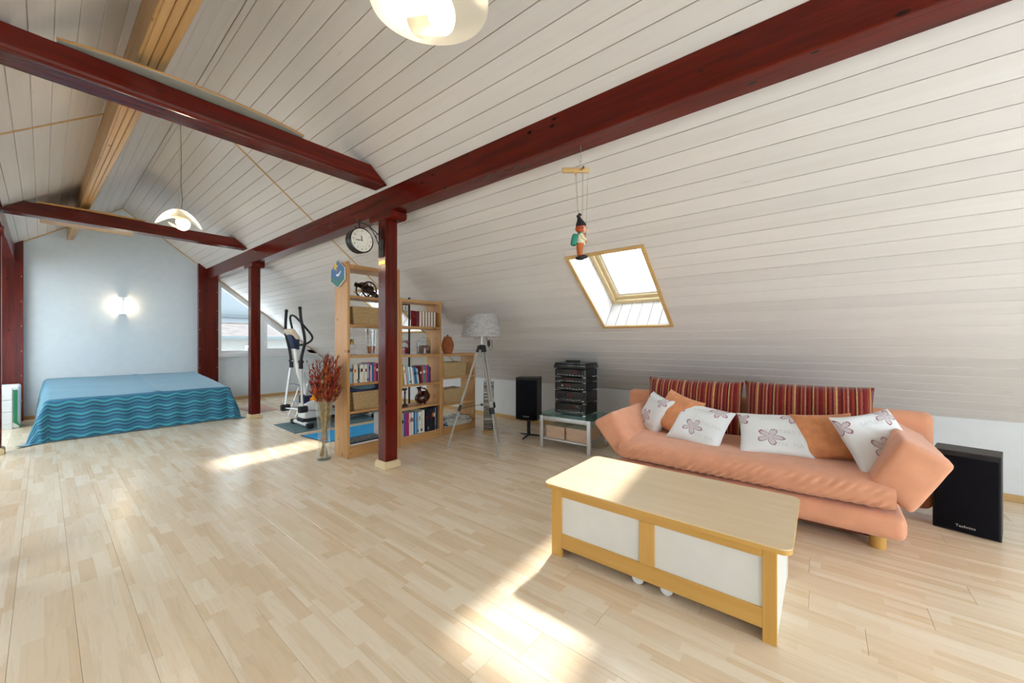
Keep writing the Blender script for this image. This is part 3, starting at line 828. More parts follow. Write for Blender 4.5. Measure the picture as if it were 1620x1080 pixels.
# ------------------------------------------------------------------ cushions
def cushion_fn(w, h, th, seed, pinch=.10, corner=1.0):
    rnd = random.Random(seed); ox = rnd.random() * 50
    def side(u, v):   # u,v in -1..1 -> half thickness
        e = (1 - u ** 4) * (1 - v ** 4)
        return th / 2 * max(0, e) ** .55
    def pos(u, v, sgn):
        x = u * w / 2 * (1 - pinch * (1 - abs(v) ** 2.2) * abs(u) ** 3 * .9)
        z = v * h / 2 * (1 - pinch * (1 - abs(u) ** 2.2) * abs(v) ** 3 * .9)
        t = side(u, v)
        edge = min(1, t / (th / 2) * 1.3)
        wr = .011 * noise.noise(Vector((x * 7 + ox, z * 7, sgn))) * edge + .004 * math.sin((x * 1.3 + z) * 46 + ox) * edge * max(0, noise.noise(Vector((x * 4, z * 4 + ox, 2))))
        sag = -.018 * (1 - u * u) * (v < 0) * abs(v)
        return Vector((x, -sgn * (t + wr * (1 if t > .002 else 0)), z + sag * 0))
    return pos
def cushion(name, label, cat, mat, w, h, th, M4, seed, group, text=None, pinch=.10, res=40):
    f = cushion_fn(w, h, th, seed, pinch)
    t = thing(name, label, cat, group=group); t.matrix_basis = M4
    mb = MB()
    for sgn in (1, -1):
        mb.grid(lambda a, b: f(2 * a - 1, (2 * b - 1) * sgn, sgn), res, res, uv=lambda a, b: (2 * a - 1, (2 * b - 1) * sgn))
    bmesh.ops.remove_doubles(mb.bm, verts=mb.bm.verts[:], dist=.0006)
    mb.build('cover', mat, t, smooth=80)
    # piped seam
    ring = [f(a, -1, 1) for a in [-1 + .1 * k for k in range(20)]] + [f(1, a, 1) for a in [-1 + .1 * k for k in range(20)]] + \
           [f(-a, 1, 1) for a in [-1 + .1 * k for k in range(20)]] + [f(-1, -a, 1) for a in [-1 + .1 * k for k in range(20)]]
    MB().tube(ring, .0022, 5, True).build('seam', mat, t)
    if text:
        for s, u0, v0, sz in text:
            def wrap(co):
                u = u0 + co.x / (w / 2); v = v0 + co.y / (h / 2)
                u = max(-.97, min(.97, u)); v = max(-.97, min(.97, v))
                p = f(u, v, 1); return p + Vector((0, -.0016, 0))
            me = textmesh(s, sz); b = bmesh.new(); b.from_mesh(me)
            bmesh.ops.subdivide_edges(b, edges=[e for e in b.edges if e.calc_length() > .015], cuts=1)
            for v in b.verts: v.co = wrap(v.co)
            b.to_mesh(me); b.free(); me.materials.append(M('grey_print'))
            link('printed_word', me, t)
    return t
def pose(c, yaw, lean, roll=0.0):
    """cushion whose front (-y local) faces -X world, turned by yaw about Z, leaning back by lean, rolled in its plane"""
    return Matrix.Translation(c) @ Matrix.Rotation(-PI / 2 + yaw, 4, 'Z') @ Matrix.Rotation(-lean, 4, 'X') @ Matrix.Rotation(roll, 4, 'Y')
D = math.radians
cushion('back_cushion', 'striped red and gold back cushion on the bookcase half of the sofa', 'cushion', 'stripes', .905, .53, .21, pose((4.20, 1.05, .70), 0, D(14)), 1, 'striped sofa back cushions', None, .045)
cushion('back_cushion', 'striped red and gold back cushion on the loudspeaker half of the sofa', 'cushion', 'stripes', .905, .53, .21, pose((4.20, .135, .715), 0, D(14)), 2, 'striped sofa back cushions', None, .045)
G = 'throw cushions on the sofa'
W = [('INVITALS', .15, -.05, .05), ('RA', .75, -.05, .05), ('GTN', .1, -.62, .05), ('NA', .6, -.62, .05), ('LATURE', .0, .55, .045)]
cushion('throw_cushion', 'white blossom print cushion propped in the sofa arm towards the bookcase', 'cushion', 'print_cloth', .40, .40, .13, pose((3.92, 1.33, .62), D(-38), D(26), D(8)), 3, G, W[2:])
cushion('throw_cushion', 'plain orange cushion tucked between two white printed cushions', 'cushion', 'cushion_orange', .42, .40, .13, pose((3.85, 1.10, .66), D(-20), D(32), D(14)), 4, G)
cushion('throw_cushion', 'white blossom print cushion leaning on the orange one, one corner on the seat', 'cushion', 'print_cloth', .46, .42, .13, pose((3.72, .86, .60), D(-4), D(42), D(10)), 5, G, W)
cushion('throw_cushion', 'white blossom print cushion lying low in the middle of the sofa', 'cushion', 'print_cloth', .50, .40, .13, pose((3.74, .315, .595), D(6), D(44), D(-4)), 6, G, W)
cushion('throw_cushion', 'plain orange cushion beside the white one in the sofa arm near the big loudspeaker', 'cushion', 'cushion_orange', .40, .38, .13, pose((3.80, -.02, .62), D(16), D(34), D(-6)), 7, G)
cushion('throw_cushion', 'white blossom print cushion propped on the sofa arm near the big loudspeaker', 'cushion', 'print_cloth', .44, .42, .13, pose((3.70, -.285, .65), D(34), D(32), D(-10)), 8, G, W)

# ------------------------------------------------------------------ loudspeakers
def speaker(t, w, d, h, z0):
    MB().box(-d / 2 + .012, d / 2, -w / 2, w / 2, z0, z0 + h, .003, 1).build('cabinet', 'black_ash', t)
    MB().box(-d / 2 - .008, -d / 2 + .014, -w / 2 + .012, w / 2 - .012, z0 + .012, z0 + h - .035, .006, 2).build('grille', 'speaker_cloth', t)
    MB().box(-d / 2 + .004, -d / 2 + .014, -w / 2 + .003, w / 2 - .003, z0 + .003, z0 + h - .003, .002, 1).build('baffle', 'black_matt', t)
    m = Matrix.Translation((-d / 2 - .0095, 0, z0 + .052)) @ Matrix.Rotation(-PI / 2, 4, 'Z') @ Matrix.Rotation(PI / 2, 4, 'X')
    text_obj('Technics', .026, 'silver_print', t, m, 'logo')
s1 = thing('loudspeaker', 'big black loudspeaker standing on the floor beside the sofa arm', 'loudspeaker', (4.21, -.80, 0), D(-14), 'black loudspeakers')
speaker(s1, .315, .255, .57, 0)
st = thing('speaker_stand', 'black three armed stand under the loudspeaker beside the glass table', 'stand', (4.36, 3.25, 0), D(21))
for a in (0.15, 2 * PI / 3 + .15, 4 * PI / 3 + .15):
    MB().tube([(0, 0, .03), (-.11 * math.cos(a), .11 * math.sin(a), .02), (-.2 * math.cos(a), .2 * math.sin(a), .008)], [.014, .011, .008], 8).build('foot', 'black_matt', st)
MB().box(-.02, .02, -.02, .02, .015, .25, .003, 1).build('pole', 'black_matt', st)
MB().box(-.10, .10, -.11, .11, .244, .256, .002, 1).build('top_plate', 'black_matt', st)
s2 = thing('loudspeaker', 'black loudspeaker raised on a stand beside the glass table', 'loudspeaker', (4.36, 3.25, .257), D(21), 'black loudspeakers')
speaker(s2, .315, .255, .59, 0)

# ------------------------------------------------------------------ glass hi-fi table with boxes and hi-fi
def hifi():
    rz = D(2.5)
    t = thing('glass_table', 'low silver table with green glass top under the hi-fi tower', 'table', (4.33, 2.50, 0), rz)
    a, b, h = .27, .355, .405     # half depth (x), half width (y)
    for sx in (-1, 1):
        for sy in (-1, 1):
            MB().box(sx * (a - .02) - .018, sx * (a - .02) + .018, sy * (b - .025) - .025, sy * (b - .025) + .025, 0, h, .006, 2).build('leg', 'silver', t)
    for sx in (-1, 1): MB().box(sx * (a - .02) - .014, sx * (a - .02) + .014, -b + .05, b - .05, h - .055, h - .003, .005, 2).build('rail', 'silver', t)
    for sy in (-1, 1): MB().box(-a + .04, a - .04, sy * (b - .02) - .01, sy * (b - .02) + .01, h - .05, h - .006, .003, 1).build('rail', 'silver', t)
    MB().box(-a - .03, a + .03, -b - .05, b + .05, h + .006, h + .016, .002, 1).build('glass_top', 'green_glass', t)
    for sx in (-1, 1):
        for sy in (-1, 1): MB().cyl((sx * (a - .03), sy * (b - .05), h - .002), (sx * (a - .03), sy * (b - .05), h + .006), .012).build('pad', 'black_rubber', t)
    MB().box(-a + .01, a - .01, -b + .03, b - .03, .105, .123, .002, 1).build('lower_shelf', 'silver', t)
    def loc(x, y, z): return t.matrix_basis @ Vector((x, y, z))
    for k, (y, w) in enumerate(((.150, .262), (-.145, .278))):
        p = loc(-.02, y, .124)
        bx = thing('storage_box', ('patterned cardboard box with plain lid, loudspeaker end of the lower shelf', 'patterned cardboard box with plain lid, sofa end of the lower shelf')[k], 'box', p, rz, 'cardboard boxes under the glass table')
        MB().box(-.20, .20, -w / 2, w / 2, 0, .145, .002, 1).build('body', 'box_paper', bx)
        MB().box(-.206, .206, -w / 2 - .005, w / 2 + .005, .11, .155, .002, 1).build('lid', 'box_lid', bx)
    # stack, bottom up: (name, label, height)
    units = [('amplifier', 'black hi-fi amplifier with big silver volume knob, lowest of the tower', .145), ('cassette_deck', 'black hi-fi cassette deck right above the amplifier', .155),
             ('compact_disc_player', 'black hi-fi player in the middle of the tower', .105), ('tuner', 'slim black hi-fi tuner below the upper unit', .068), ('equalizer', 'black hi-fi unit below the turntable', .105)]
    z = h + .016
    for k, (n, lab, hh) in enumerate(units):
        p = loc(.075, .005, z)
        u = thing(n, lab, 'hi-fi unit', p, rz, 'stacked hi-fi units')
        w, d = .43, .36
        MB().box(-d / 2 + .02, d / 2, -w / 2 + .004, w / 2 - .004, .012, hh - .003, .002, 1).build('case', 'black_matt', u)
        MB().box(-d / 2, -d / 2 + .02, -w / 2, w / 2, .010, hh - .004, .003, 1).build('front_panel', 'black_gloss', u)
        for sy in (-1, 1):
            for sx in (-1, 1): MB().cyl((sx * (d / 2 - .05), sy * (w / 2 - .035), 0), (sx * (d / 2 - .05), sy * (w / 2 - .035), .013), .018, 12).build('foot', 'silver', u)
            MB().box(-d / 2 - .001, -d / 2 + .05, sy * (w / 2 - .022) - .02, sy * (w / 2 - .022) + .02, .0015, .0045).build('corner_glint', 'chrome', u)  # bright corner glint shaped as a thin chrome strip
        fx = -d / 2 - .0012
        yc = (-.05, .0, .02, .0, -.06)[k]
        MB().box(fx, fx + .002, yc - .045, yc + .045, hh * .52, hh * .78).build('display', 'remote_led', u)
        rnd = random.Random(k)
        for q in range(9):
            yy = -w / 2 + .04 + q * .042; zz = hh * (.22 + .08 * rnd.random())
            MB().box(fx - .001, fx + .002, yy - .012, yy + .012, zz, zz + .006).build('button', 'grey_plastic', u)
        if k == 0:
            MB().lathe([(0, 0), (.034, 0), (.034, .018), (.030, .024), (0, .024)], 28, Matrix.Translation((fx, -.115, hh * .55)) @ Matrix.Rotation(-PI / 2, 4, 'Y')).build('volume_knob', 'black_gloss', u)
            MB().torus((fx - .004, -.115, hh * .55), .036, .003, 28, 6, Matrix.Rotation(PI / 2, 4, 'Y')).build('knob_ring', 'chrome', u)
        if k == 2:
            MB().lathe([(0, 0), (.010, 0), (.010, .012), (0, .012)], 14, Matrix.Translation((fx, .10, hh * .65)) @ Matrix.Rotation(-PI / 2, 4, 'Y')).build('knob', 'silver', u)
        if k == 1:
            for yy in (.12, -.12): MB().box(fx - .001, fx + .002, yy - .06, yy + .06, hh * .5, hh * .86).build('cassette_door', 'black_matt', u)
            for yy in (.19, -.19): MB().lathe([(0, 0), (.008, 0), (.008, .01), (0, .01)], 12, Matrix.Translation((fx, yy, hh * .25)) @ Matrix.Rotation(-PI / 2, 4, 'Y')).build('knob', 'silver', u)
        z += hh
    p = loc(.075, .005, z)
    u = thing('turntable', 'black turntable with smoky lid on top of the hi-fi tower', 'turntable', p, rz)
    MB().box(-.195, .185, -.225, .225, .008, .055, .004, 2).build('plinth', 'black_gloss', u)
    MB().box(-.185, .18, -.215, .215, .056, .082, .004, 2).build('dust_lid', 'black_gloss', u)
    for sx in (-.15, .14):
        for sy in (-.18, .18): MB().cyl((sx, sy, 0), (sx, sy, .009), .02, 12).build('foot', 'black_rubber', u)
    r = thing('remote_control', 'black remote control lying on the turntable lid', 'remote', loc(.04, .04, z + .083), D(14))
    MB().box(-.024, .024, -.10, .09, 0, .024, .006, 2).build('body', 'black_matt', r)
    for q in range(6):
        for w_ in (-.012, 0, .012): MB().box(w_ - .004, w_ + .004, -.08 + q * .024, -.068 + q * .024, .024, .026).build('key', 'grey_plastic', r)
hifi()

# ------------------------------------------------------------------ bed under its spread
def bed():
    X0, X1, Y0, Y1 = .06, 2.035, 8.17, 10.46
    t = thing('bed', 'low divan bed hidden under the blue spread', 'bed', (1.06, 9.3, 0))
    MB().prism([(Y0 + .02, .10), (Y1 - .02, .10), (Y1 - .02, .68), (Y0 + .02, .535)], 0, X0 + .02, X1 - .02, .03, 2).build('mattress', 'white_panel', t, world=True)
    for x in (X0 + .15, X1 - .15):
        for y in (Y0 + .15, Y1 - .15): MB().cyl((x, y, 0), (x, y, .12), .03).build('leg', 'beech_z', t, world=True)
    top = lambda y: .56 + (y - Y0) / (Y1 - Y0) * .145
    hang = .60
    def f(u, v):
        a = -hang + u * (X1 - X0 + 2 * hang); b = -hang + v * (Y1 - Y0 + hang)      # cloth coordinates from corner X0,Y0
        cx = min(max(a, 0), X1 - X0); cy = max(b, 0)
        dx, dy = a - cx, b - cy
        d = math.hypot(dx, dy)
        x, y = X0 + cx, Y0 + min(cy, Y1 - Y0)
        z = top(y) + .006 * noise.noise(Vector((a * 2.2, b * 2.2, 0))) + .012 * math.exp(-((x - 1.15) / .05) ** 2) * (1 if d == 0 else .3)
        if d > 0:
            ux, uy = dx / d, dy / d
            s = min(d, .07) ; r = .05
            drop = d - .03 if d > .07 else d * d / .14
            fold = .018 * math.sin((a if abs(dy) > abs(dx) else b) * 21 + 2.0 * noise.noise(Vector((a * 1.5, b * 1.5, 3)))) * min(1, d / .3)
            corner = abs(ux * uy) * 2
            out = r * min(1, d / .07) + .13 * d * (1 + 1.3 * corner) + fold * (1 - .3 * corner)
            x += ux * out; y += uy * out; z -= drop * (1 - .12 * corner)
            if z < .012:
                ex = .012 - z; z = .012 + .01 * (1 + math.sin(a * 30 + b * 22)) * min(1, ex * 6); x += ux * ex * .55; y += uy * ex * .55
        return Vector((x, y, z))
    mb = MB().grid(f, 150, 120, uv=lambda u, v: (-hang + u * (X1 - X0 + 2 * hang), -hang + v * (Y1 - Y0 + hang)))
    bmesh.ops.solidify(mb.bm, geom=mb.bm.faces[:], thickness=.004)
    o = mb.build('bedspread', 'bedspread', smooth=70)
    tag(o, 'turquoise bedspread woven with dark blue waves draped over the bed', 'bedspread')
bed()

# ------------------------------------------------------------------ drawer unit
def drawers():
    t = thing('drawer_unit', 'white drawer unit with green edge strip beside the bed', 'drawers', (-.47, 9.90, 0))
    x0, x1, y0, y1, h = -.72, -.225, 9.70, 10.15, .665
    MB().box(x0, x1 - .0, y0 + .02, y1, 0.0, h, .03, 3).build('carcass', 'white_paint', t, world=True)
    for k, (a, b) in enumerate(((.085, .265), (.27, .445), (.45, .625))):
        dr = MB().box(x0 + .03, x1 - .075, y0, y0 + .022, a, b, .004, 1).build('drawer', 'white_paint', t, world=True)
    MB().box(x0 + .03, x1 - .075, y0 + .004, y0 + .022, .0, .08, .003, 1).build('plinth', 'white_paint', t, world=True)
    mb = MB().prism([(x1 - .065, .10), (x1 - .03, .06), (x1 + .002, .02), (x1 + .002, .05), (x1 - .028, .10), (x1 - .028, .60), (x1 - .065, .60)], 1, y0 - .004, y0 + .03, .003, 1)
    mb.build('edge_strip', 'green_edge', t, world=True)
drawers()
# ------------------------------------------------------------------ bookcases (open backed pine)
BY0, BY1 = 4.235, 4.535
def bookcase(x0, x1, h, shelves, label, top_rail, plinth_h):
    t = thing('bookcase', label, 'bookcase', ((x0 + x1) / 2, (BY0 + BY1) / 2, 0), group='pine bookcases')
    th = .032
    for xa in (x0, x1 - th):
        MB().box(xa, xa + th, BY0, BY1, 0, h, .003, 1).build('side_panel', 'pine_z', t, world=True)
    for z in shelves:
        MB().box(x0 + th + .001, x1 - th - .001, BY0 + .004, BY1 - .004, z - .030, z, .002, 1).build('shelf', 'pine_x', t, world=True)
    a, b = top_rail
    MB().box(x0 + th + .001, x1 - th - .001, BY0 + .004, BY1 - .004, a, b, .002, 1).build('top_board', 'pine_x', t, world=True)
    MB().box(x0 + th + .001, x1 - th - .001, BY0 + .006, BY0 + .026, 0, plinth_h, .002, 1).build('plinth', 'pine_x', t, world=True)
    for xa in (x0 + th, x1 - th):
        s = 1 if xa < (x0 + x1) / 2 else -1
        for z in shelves[:-1]:
            for y in (BY0 + .05, BY1 - .05):
                MB().cyl((xa, y, z - .036), (xa + s * .014, y, z - .036), .0045, 8).build('shelf_peg', 'steel', t, world=True)
    return t
U1, U2, U3 = (2.205, 2.905), (2.908, 3.598), (3.601, 4.283)
S1 = [1.885, 1.549, 1.188, .863, .538, .135]
S2 = [1.552, 1.172, .780, .478, .105]
S3 = [.832, .443, .105]
bookcase(*U1, 2.275, S1, 'tallest pine bookcase behind the dark red post', (2.195, 2.245), .105)
bookcase(*U2, 1.915, S2, 'medium height pine bookcase filled with books and jars', (1.872, 1.908), .075)
bookcase(*U3, 1.172, S3, 'lowest pine bookcase with baskets beside the tripod lamp', (1.136, 1.168), .075)

# ------------------------------------------------------------------ books
CN = dict(bk_white='white', bk_cream='cream', bk_red='red', bk_blue='blue', bk_lblue='pale blue', bk_navy='navy', bk_black='black', bk_green='green',
          bk_pink='pink', bk_purple='purple', bk_yellow='yellow', bk_orange='orange', bk_grey='grey', bk_magenta='magenta', bk_maroon='maroon')
def book(x, z, w, h, d, mat, where, group, lean=0.0, y=None, band=None, name='book', adj=''):
    """upright book, spine to the room (-Y); x = lower left corner, lean turns it about that corner"""
    y = BY0 + .02 if y is None else y
    t = thing(name, ('%s %s book %s%s' % ('slim' if w < .016 else 'thick' if w > .029 else 'medium', CN[mat], ('with %s title band ' % CN[band[0]]) if band else '', where)), 'book', (x, y, z), group=group, rot=(0, lean, 0))
    c = .0022
    mb = MB().box(0, w, 0, c * 1.5, 0, h).box(0, c, c, d, 0, h).box(w - c, w, c, d, 0, h)
    mb.build('cover', mat, t, smooth=0)
    MB().box(c, w - c, c * 1.5, d - .006, .003, h - .004).build('pages', 'paper', t, smooth=0)
    if band: MB().box(w * .12, w * .88, -.0006, .0008, h * band[1], h * band[2]).build('title_band', band[0], t, smooth=0)
    return t
def row(x, z, items, where, group, d=.20):
    rnd = random.Random(len(items) * 7 + int(z * 100))
    for it in items:
        m, w, h = it[:3]; lean = it[3] if len(it) > 3 else 0
        b = rnd.random()
        band = (rnd.choice(['bk_black', 'bk_white', 'bk_blue', 'bk_red', 'bk_cream', 'bk_orange']), .55 + .1 * b, .68 + .2 * b) if b < .7 else (('bk_navy', .08, .2) if b < .85 else None)
        if band and band[0] == m: band = ('bk_grey',) + band[1:]
        book(x, z + .0005, w, h, d * (.85 + .15 * rnd.random()), m, where, group, lean, band=band)
        x += (w / math.cos(lean) if lean else w) + .0012
    return x
g = 'books on the fourth shelf of the tallest bookcase'; wh = 'above the wicker basket, tallest bookcase'
row(2.245, S1[3], [('bk_lblue', .016, .225), ('bk_grey', .018, .222), ('bk_black', .008, .215), ('bk_cream', .040, .215), ('bk_white', .012, .20), ('bk_navy', .020, .17), ('bk_white', .010, .205), ('bk_white', .030, .21), ('bk_cream', .026, .205),
    ('bk_white', .024, .21), ('bk_lblue', .022, .22), ('bk_pink', .022, .23), ('bk_white', .014, .2), ('bk_blue', .030, .225), ('bk_pink', .026, .23), ('bk_maroon', .028, .22), ('bk_white', .022, .21), ('bk_cream', .03, .2),
    ('bk_blue', .025, .21), ('bk_white', .03, .22), ('bk_red', .025, .2), ('bk_grey', .03, .21), ('bk_white', .028, .2)], wh, g)
g = 'books on the third shelf of the medium bookcase'; wh = 'leaning below the glass jars'
row(2.945, S2[2], [('bk_yellow', .018, .25)], 'below the glass jars', g)
x = row(2.998, S2[2], [('bk_white', .010, .24, -.13), ('bk_cream', .022, .262, -.13), ('bk_pink', .010, .25, -.13), ('bk_lblue', .030, .258, -.13), ('bk_white', .020, .235, -.13), ('bk_navy', .010, .25, -.13),
    ('bk_white', .030, .23, -.13), ('bk_grey', .018, .215, -.13), ('bk_blue', .034, .225, -.13), ('bk_lblue', .016, .21, -.13), ('bk_cream', .0145, .20, -.13)], wh, g)
wh = 'upright below the glass jars'
row(x + .006, S2[2], [('bk_maroon', .034, .235), ('bk_pink', .020, .24), ('bk_green', .034, .24), ('bk_pink', .032, .24), ('bk_purple', .036, .24), ('bk_maroon', .012, .21), ('bk_red', .014, .215)], wh, g)
g = 'books on the bottom shelf of the medium bookcase'; wh = 'on the shelf below the pitcher'
row(2.945, S2[4], [('bk_grey', .036, .31), ('bk_purple', .020, .305), ('bk_magenta', .042, .305), ('bk_magenta', .016, .3), ('bk_white', .018, .30), ('bk_cream', .026, .295), ('bk_white', .02, .3), ('bk_blue', .026, .295), ('bk_lblue', .020, .30),
    ('bk_blue', .014, .29), ('bk_lblue', .02, .285), ('bk_white', .032, .29), ('bk_cream', .03, .30), ('bk_white', .032, .305)], wh, g, .23)
row(3.34, S2[4], [('bk_black', .026, .31), ('bk_navy', .024, .315), ('bk_black', .025, .31), ('bk_navy', .026, .318), ('bk_black', .024, .315), ('bk_navy', .026, .32), ('bk_grey', .014, .31), ('bk_navy', .022, .318)], wh, g, .25)
# red leather set with pale fore-edges turned to the room
g = 'red leather bound set on the top shelf'
ORD = ['first', 'second', 'third', 'fourth', 'fifth', 'sixth', 'seventh', 'eighth', 'ninth', 'tenth']
def set_book(x, w, front, k=0):
    t = thing('leather_book', 'dark red leather book with gilt crest turned cover forward' if front else 'dark red leather volume showing pale pages, %s beside the crested cover' % ORD[k], 'book', (x, BY0 + .03, S2[0] + .0005), group=None if front else g, rot=(0, 0, D(24) if front else 0))
    h, d, c = .212, .15, .004
    if front:
        MB().box(0, .10, 0, .004, 0, h, .001, 1).box(0, .004, .004, .03, 0, h).box(0, .10, .026, .03, 0, h).build('cover', 'bk_red', t, smooth=0)
        MB().box(.004, .097, .004, .026, .003, h - .003).build('pages', 'paper', t, smooth=0)
        MB().torus((.05, -.0006, .135), .012, .0018, 18, 5, Matrix.Rotation(PI / 2, 4, 'X')).build('gilt_crest', 'brass', t)
    else:
        MB().box(0, c, 0, d, 0, h).box(w - c, w, 0, d, 0, h).box(0, w, d - c, d, 0, h).build('cover', 'bk_red', t, smooth=0)
        MB().box(c, w - c, .004, d - c, .003, h - .003).build('pages', 'paper', t, smooth=0)
set_book(3.125, .10, True)
for k in range(6): set_book(3.232 + k * .049, .046, False, k)

# ------------------------------------------------------------------ baskets
def basket(x0, x1, y0, y1, z, h, label, fill=None, group='wicker baskets'):
    t = thing('wicker_basket', label, 'basket', ((x0 + x1) / 2, (y0 + y1) / 2, z + .0005), group=group)
    w, d = (x1 - x0) / 2, (y1 - y0) / 2
    fl = .88                                  # narrower at the foot
    def wall(m, s):
        pts = [(-w * fl + s, -d * fl + s), (w * fl - s, -d * fl + s), (w * fl - s, d * fl - s), (-w * fl + s, d * fl - s)]
        pts2 = [(-w + s, -d + s), (w - s, -d + s), (w - s, d - s), (-w + s, d - s)]
        return pts, pts2
    b = bmesh.new()
    lo, hi = wall(b, 0); li, hi_i = wall(b, .014)
    A = [b.verts.new((p[0], p[1], 0)) for p in lo]; B = [b.verts.new((p[0], p[1], h)) for p in hi]
    Cc = [b.verts.new((p[0], p[1], h)) for p in hi_i]; Dd = [b.verts.new((p[0], p[1], .012)) for p in li]
    b.faces.new(A[::-1]); b.faces.new(Dd)
    for P, Q in ((A, B), (B, Cc), (Cc, Dd)):
        for i in range(4): b.faces.new((P[i], P[(i + 1) % 4], Q[(i + 1) % 4], Q[i]))
    bmesh.ops.recalc_face_normals(b, faces=b.faces[:])
    bmesh.ops.bevel(b, geom=[e for e in b.edges if abs(e.verts[0].co.z - e.verts[1].co.z) > .05], offset=.012, segments=3, affect='EDGES', profile=.5)
    m = MB(); m._merge(b); m.build('body', 'wicker', t)
    for k in range(int(h / .022)):        # woven courses
        f = fl + (1 - fl) * (k + .5) * .022 / h
        r = [(-w * f, -d * f), (w * f, -d * f), (w * f, d * f), (-w * f, d * f)]
        MB().tube([Vector((p[0] * 1.003, p[1] * 1.006, (k + .5) * .022)) for p in r], .0062, 6, True).build('woven_course', 'wicker', t)
    r = [(-w, -d), (w, -d), (w, d), (-w, d)]
    MB().tube([Vector((p[0], p[1], h)) for p in r], .011, 8, True).build('rim', 'wicker', t)
    s = -w * .965
    MB().tube([Vector((s - .012, y, h * .72 + dz)) for y, dz in ((-.05, 0), (-.03, .018), (.03, .018), (.05, 0), (.03, -.018), (-.03, -.018))], .007, 6, True).build('handle_hole', 'dark_wood', t)
    if fill:
        rnd = random.Random(int(x0 * 100))
        for k in range(7):
            MB().cbox((-w * .7 + k * w * .22, rnd.uniform(-.03, .02), h * .86 + rnd.random() * .02), (w * .3, d * 1.3, .02), (rnd.uniform(-.2, .2), rnd.uniform(-.4, .4), 0), .004, 1).build('contents', fill[k % len(fill)], t)
    return t
basket(2.285, 2.745, 4.27, 4.50, S1[1], .205, 'wicker basket below the toy cannon on the tallest bookcase', ['dark_wood', 'paper', 'wicker'])
basket(2.285, 2.76, 4.265, 4.50, S1[4], .205, 'wicker basket below the row of books on the tallest bookcase', ['brass', 'dark_wood', 'navy'])
basket(3.655, 4.12, 4.26, 4.50, S3[0], .20, 'wicker basket on the upper shelf of the lowest bookcase', ['paper', 'bk_grey', 'bk_navy', 'paper'])
basket(3.655, 4.07, 4.26, 4.50, S3[1], .20, 'wicker basket with blue cloth on the middle shelf of the lowest bookcase', ['mat_blue', 'mat_blue', 'paper', 'terracotta', 'bk_grey'])
# blue padded ring resting on the basket
o = thing('padded_ring', 'dark blue and white padded ring lying over the wicker basket', 'cushion', (2.485, 4.39, .775))
MB().torus((0, 0, 0), .185, .034, 40, 12, Matrix.Rotation(D(20), 4, 'X') @ Matrix.Diagonal((1.05, .58, 1, 1))).build('ring', 'navy', o)
MB().lathe([(0, -.008), (.15, -.004), (.165, 0), (.15, .022), (.08, .034), (0, .036)], 36, Matrix.Rotation(D(20), 4, 'X') @ Matrix.Diagonal((1.05, .58, 1, 1))).build('inner_pad', 'bk_lblue', o)
o.location.z = .782

# ------------------------------------------------------------------ toy cannon
def cannon():
    t = thing('toy_cannon', 'brown model cannon with spoked wheels on the tallest bookcase', 'model', (2.52, 4.38, S1[0]))
    R = .093
    for y in (-.075, .065):
        m = Matrix.Translation((0, y, R + .004)) @ Matrix.Rotation(PI / 2, 4, 'X')
        w = MB().torus((0, 0, 0), R, .009, 32, 8).lathe([(.012, -.014), (.02, -.012), (.02, .012), (.012, .014)], 14)
        w.bm.transform(m); wh = w.build('wheel', 'dark_wood', t)
        rim = MB().torus((0, 0, 0), R + .0085, .0028, 32, 6); rim.bm.transform(m); rim.build('tyre', 'bronze', wh)
        for k in range(10):
            a = 2 * PI * k / 10
            sp_ = MB().cyl((.015 * math.cos(a), .015 * math.sin(a), 0), (R * math.cos(a), R * math.sin(a), 0), .0042, 6); sp_.bm.transform(m); sp_.build('spoke', 'dark_wood', wh)
    MB().cyl((0, -.095, R + .004), (0, .085, R + .004), .007, 10).build('axle', 'bronze', t)
    br = Matrix.Translation((.03, -.004, .128)) @ Matrix.Rotation(D(-82), 4, 'Y')
    MB().lathe([(0, -.07), (.012, -.068), (.016, -.055), (.03, -.05), (.033, -.03), (.029, .0), (.026, .06), (.023, .12), (.021, .155), (.028, .16), (.029, .175), (.02, .178), (.012, .176), (.012, .12), (0, .12)], 24, br).build('barrel', 'bronze', t)
    for y in (-.032, .024): MB().prism([(-.03, .08), (.03, .12), (.09, .09), (.20, .012), (.17, .004), (.05, .06)], 1, y - .006, y + .006, .002, 1).build('carriage_cheek', 'dark_wood', t)
    MB().cbox((.15, -.004, .035), (.03, .06, .02), (0, D(32), 0), .003, 1).build('trail_block', 'dark_wood', t)
cannon()
# ------------------------------------------------------------------ oil lamp, plant glass, jars, pitcher, candlesticks, clay pot
def lathe_thing(name, label, cat, loc, parts, group=None):
    t = thing(name, label, cat, loc, group=group)
    for (n, mat, prof, seg) in parts: MB().lathe(prof, seg).build(n, mat, t, smooth=50)
    return t
lathe_thing('oil_lamp', 'clear glass oil lamp with tall chimney on the tallest bookcase', 'lamp', (2.335, 4.38, S1[2] + .0005), [
    ('base', 'jar_glass', [(0, 0), (.052, 0), (.054, .012), (.03, .03), (.018, .05), (.02, .06), (.045, .075), (.052, .10), (.045, .125), (.02, .135), (0, .135)], 28),
    ('burner', 'brass', [(.018, .135), (.026, .14), (.026, .16), (.02, .175), (.014, .185), (.004, .19)], 24),
    ('chimney', 'clear_glass', [(.024, .165), (.030, .185), (.036, .205), (.030, .230), (.02, .255), (.017, .318), (.0155, .318), (.0185, .255), (.028, .230), (.034, .205), (.028, .185), (.022, .165)], 28),
    ('wick_knob', 'brass', [(0, .15), (.006, .15), (.006, .158), (0, .158)], 10)])
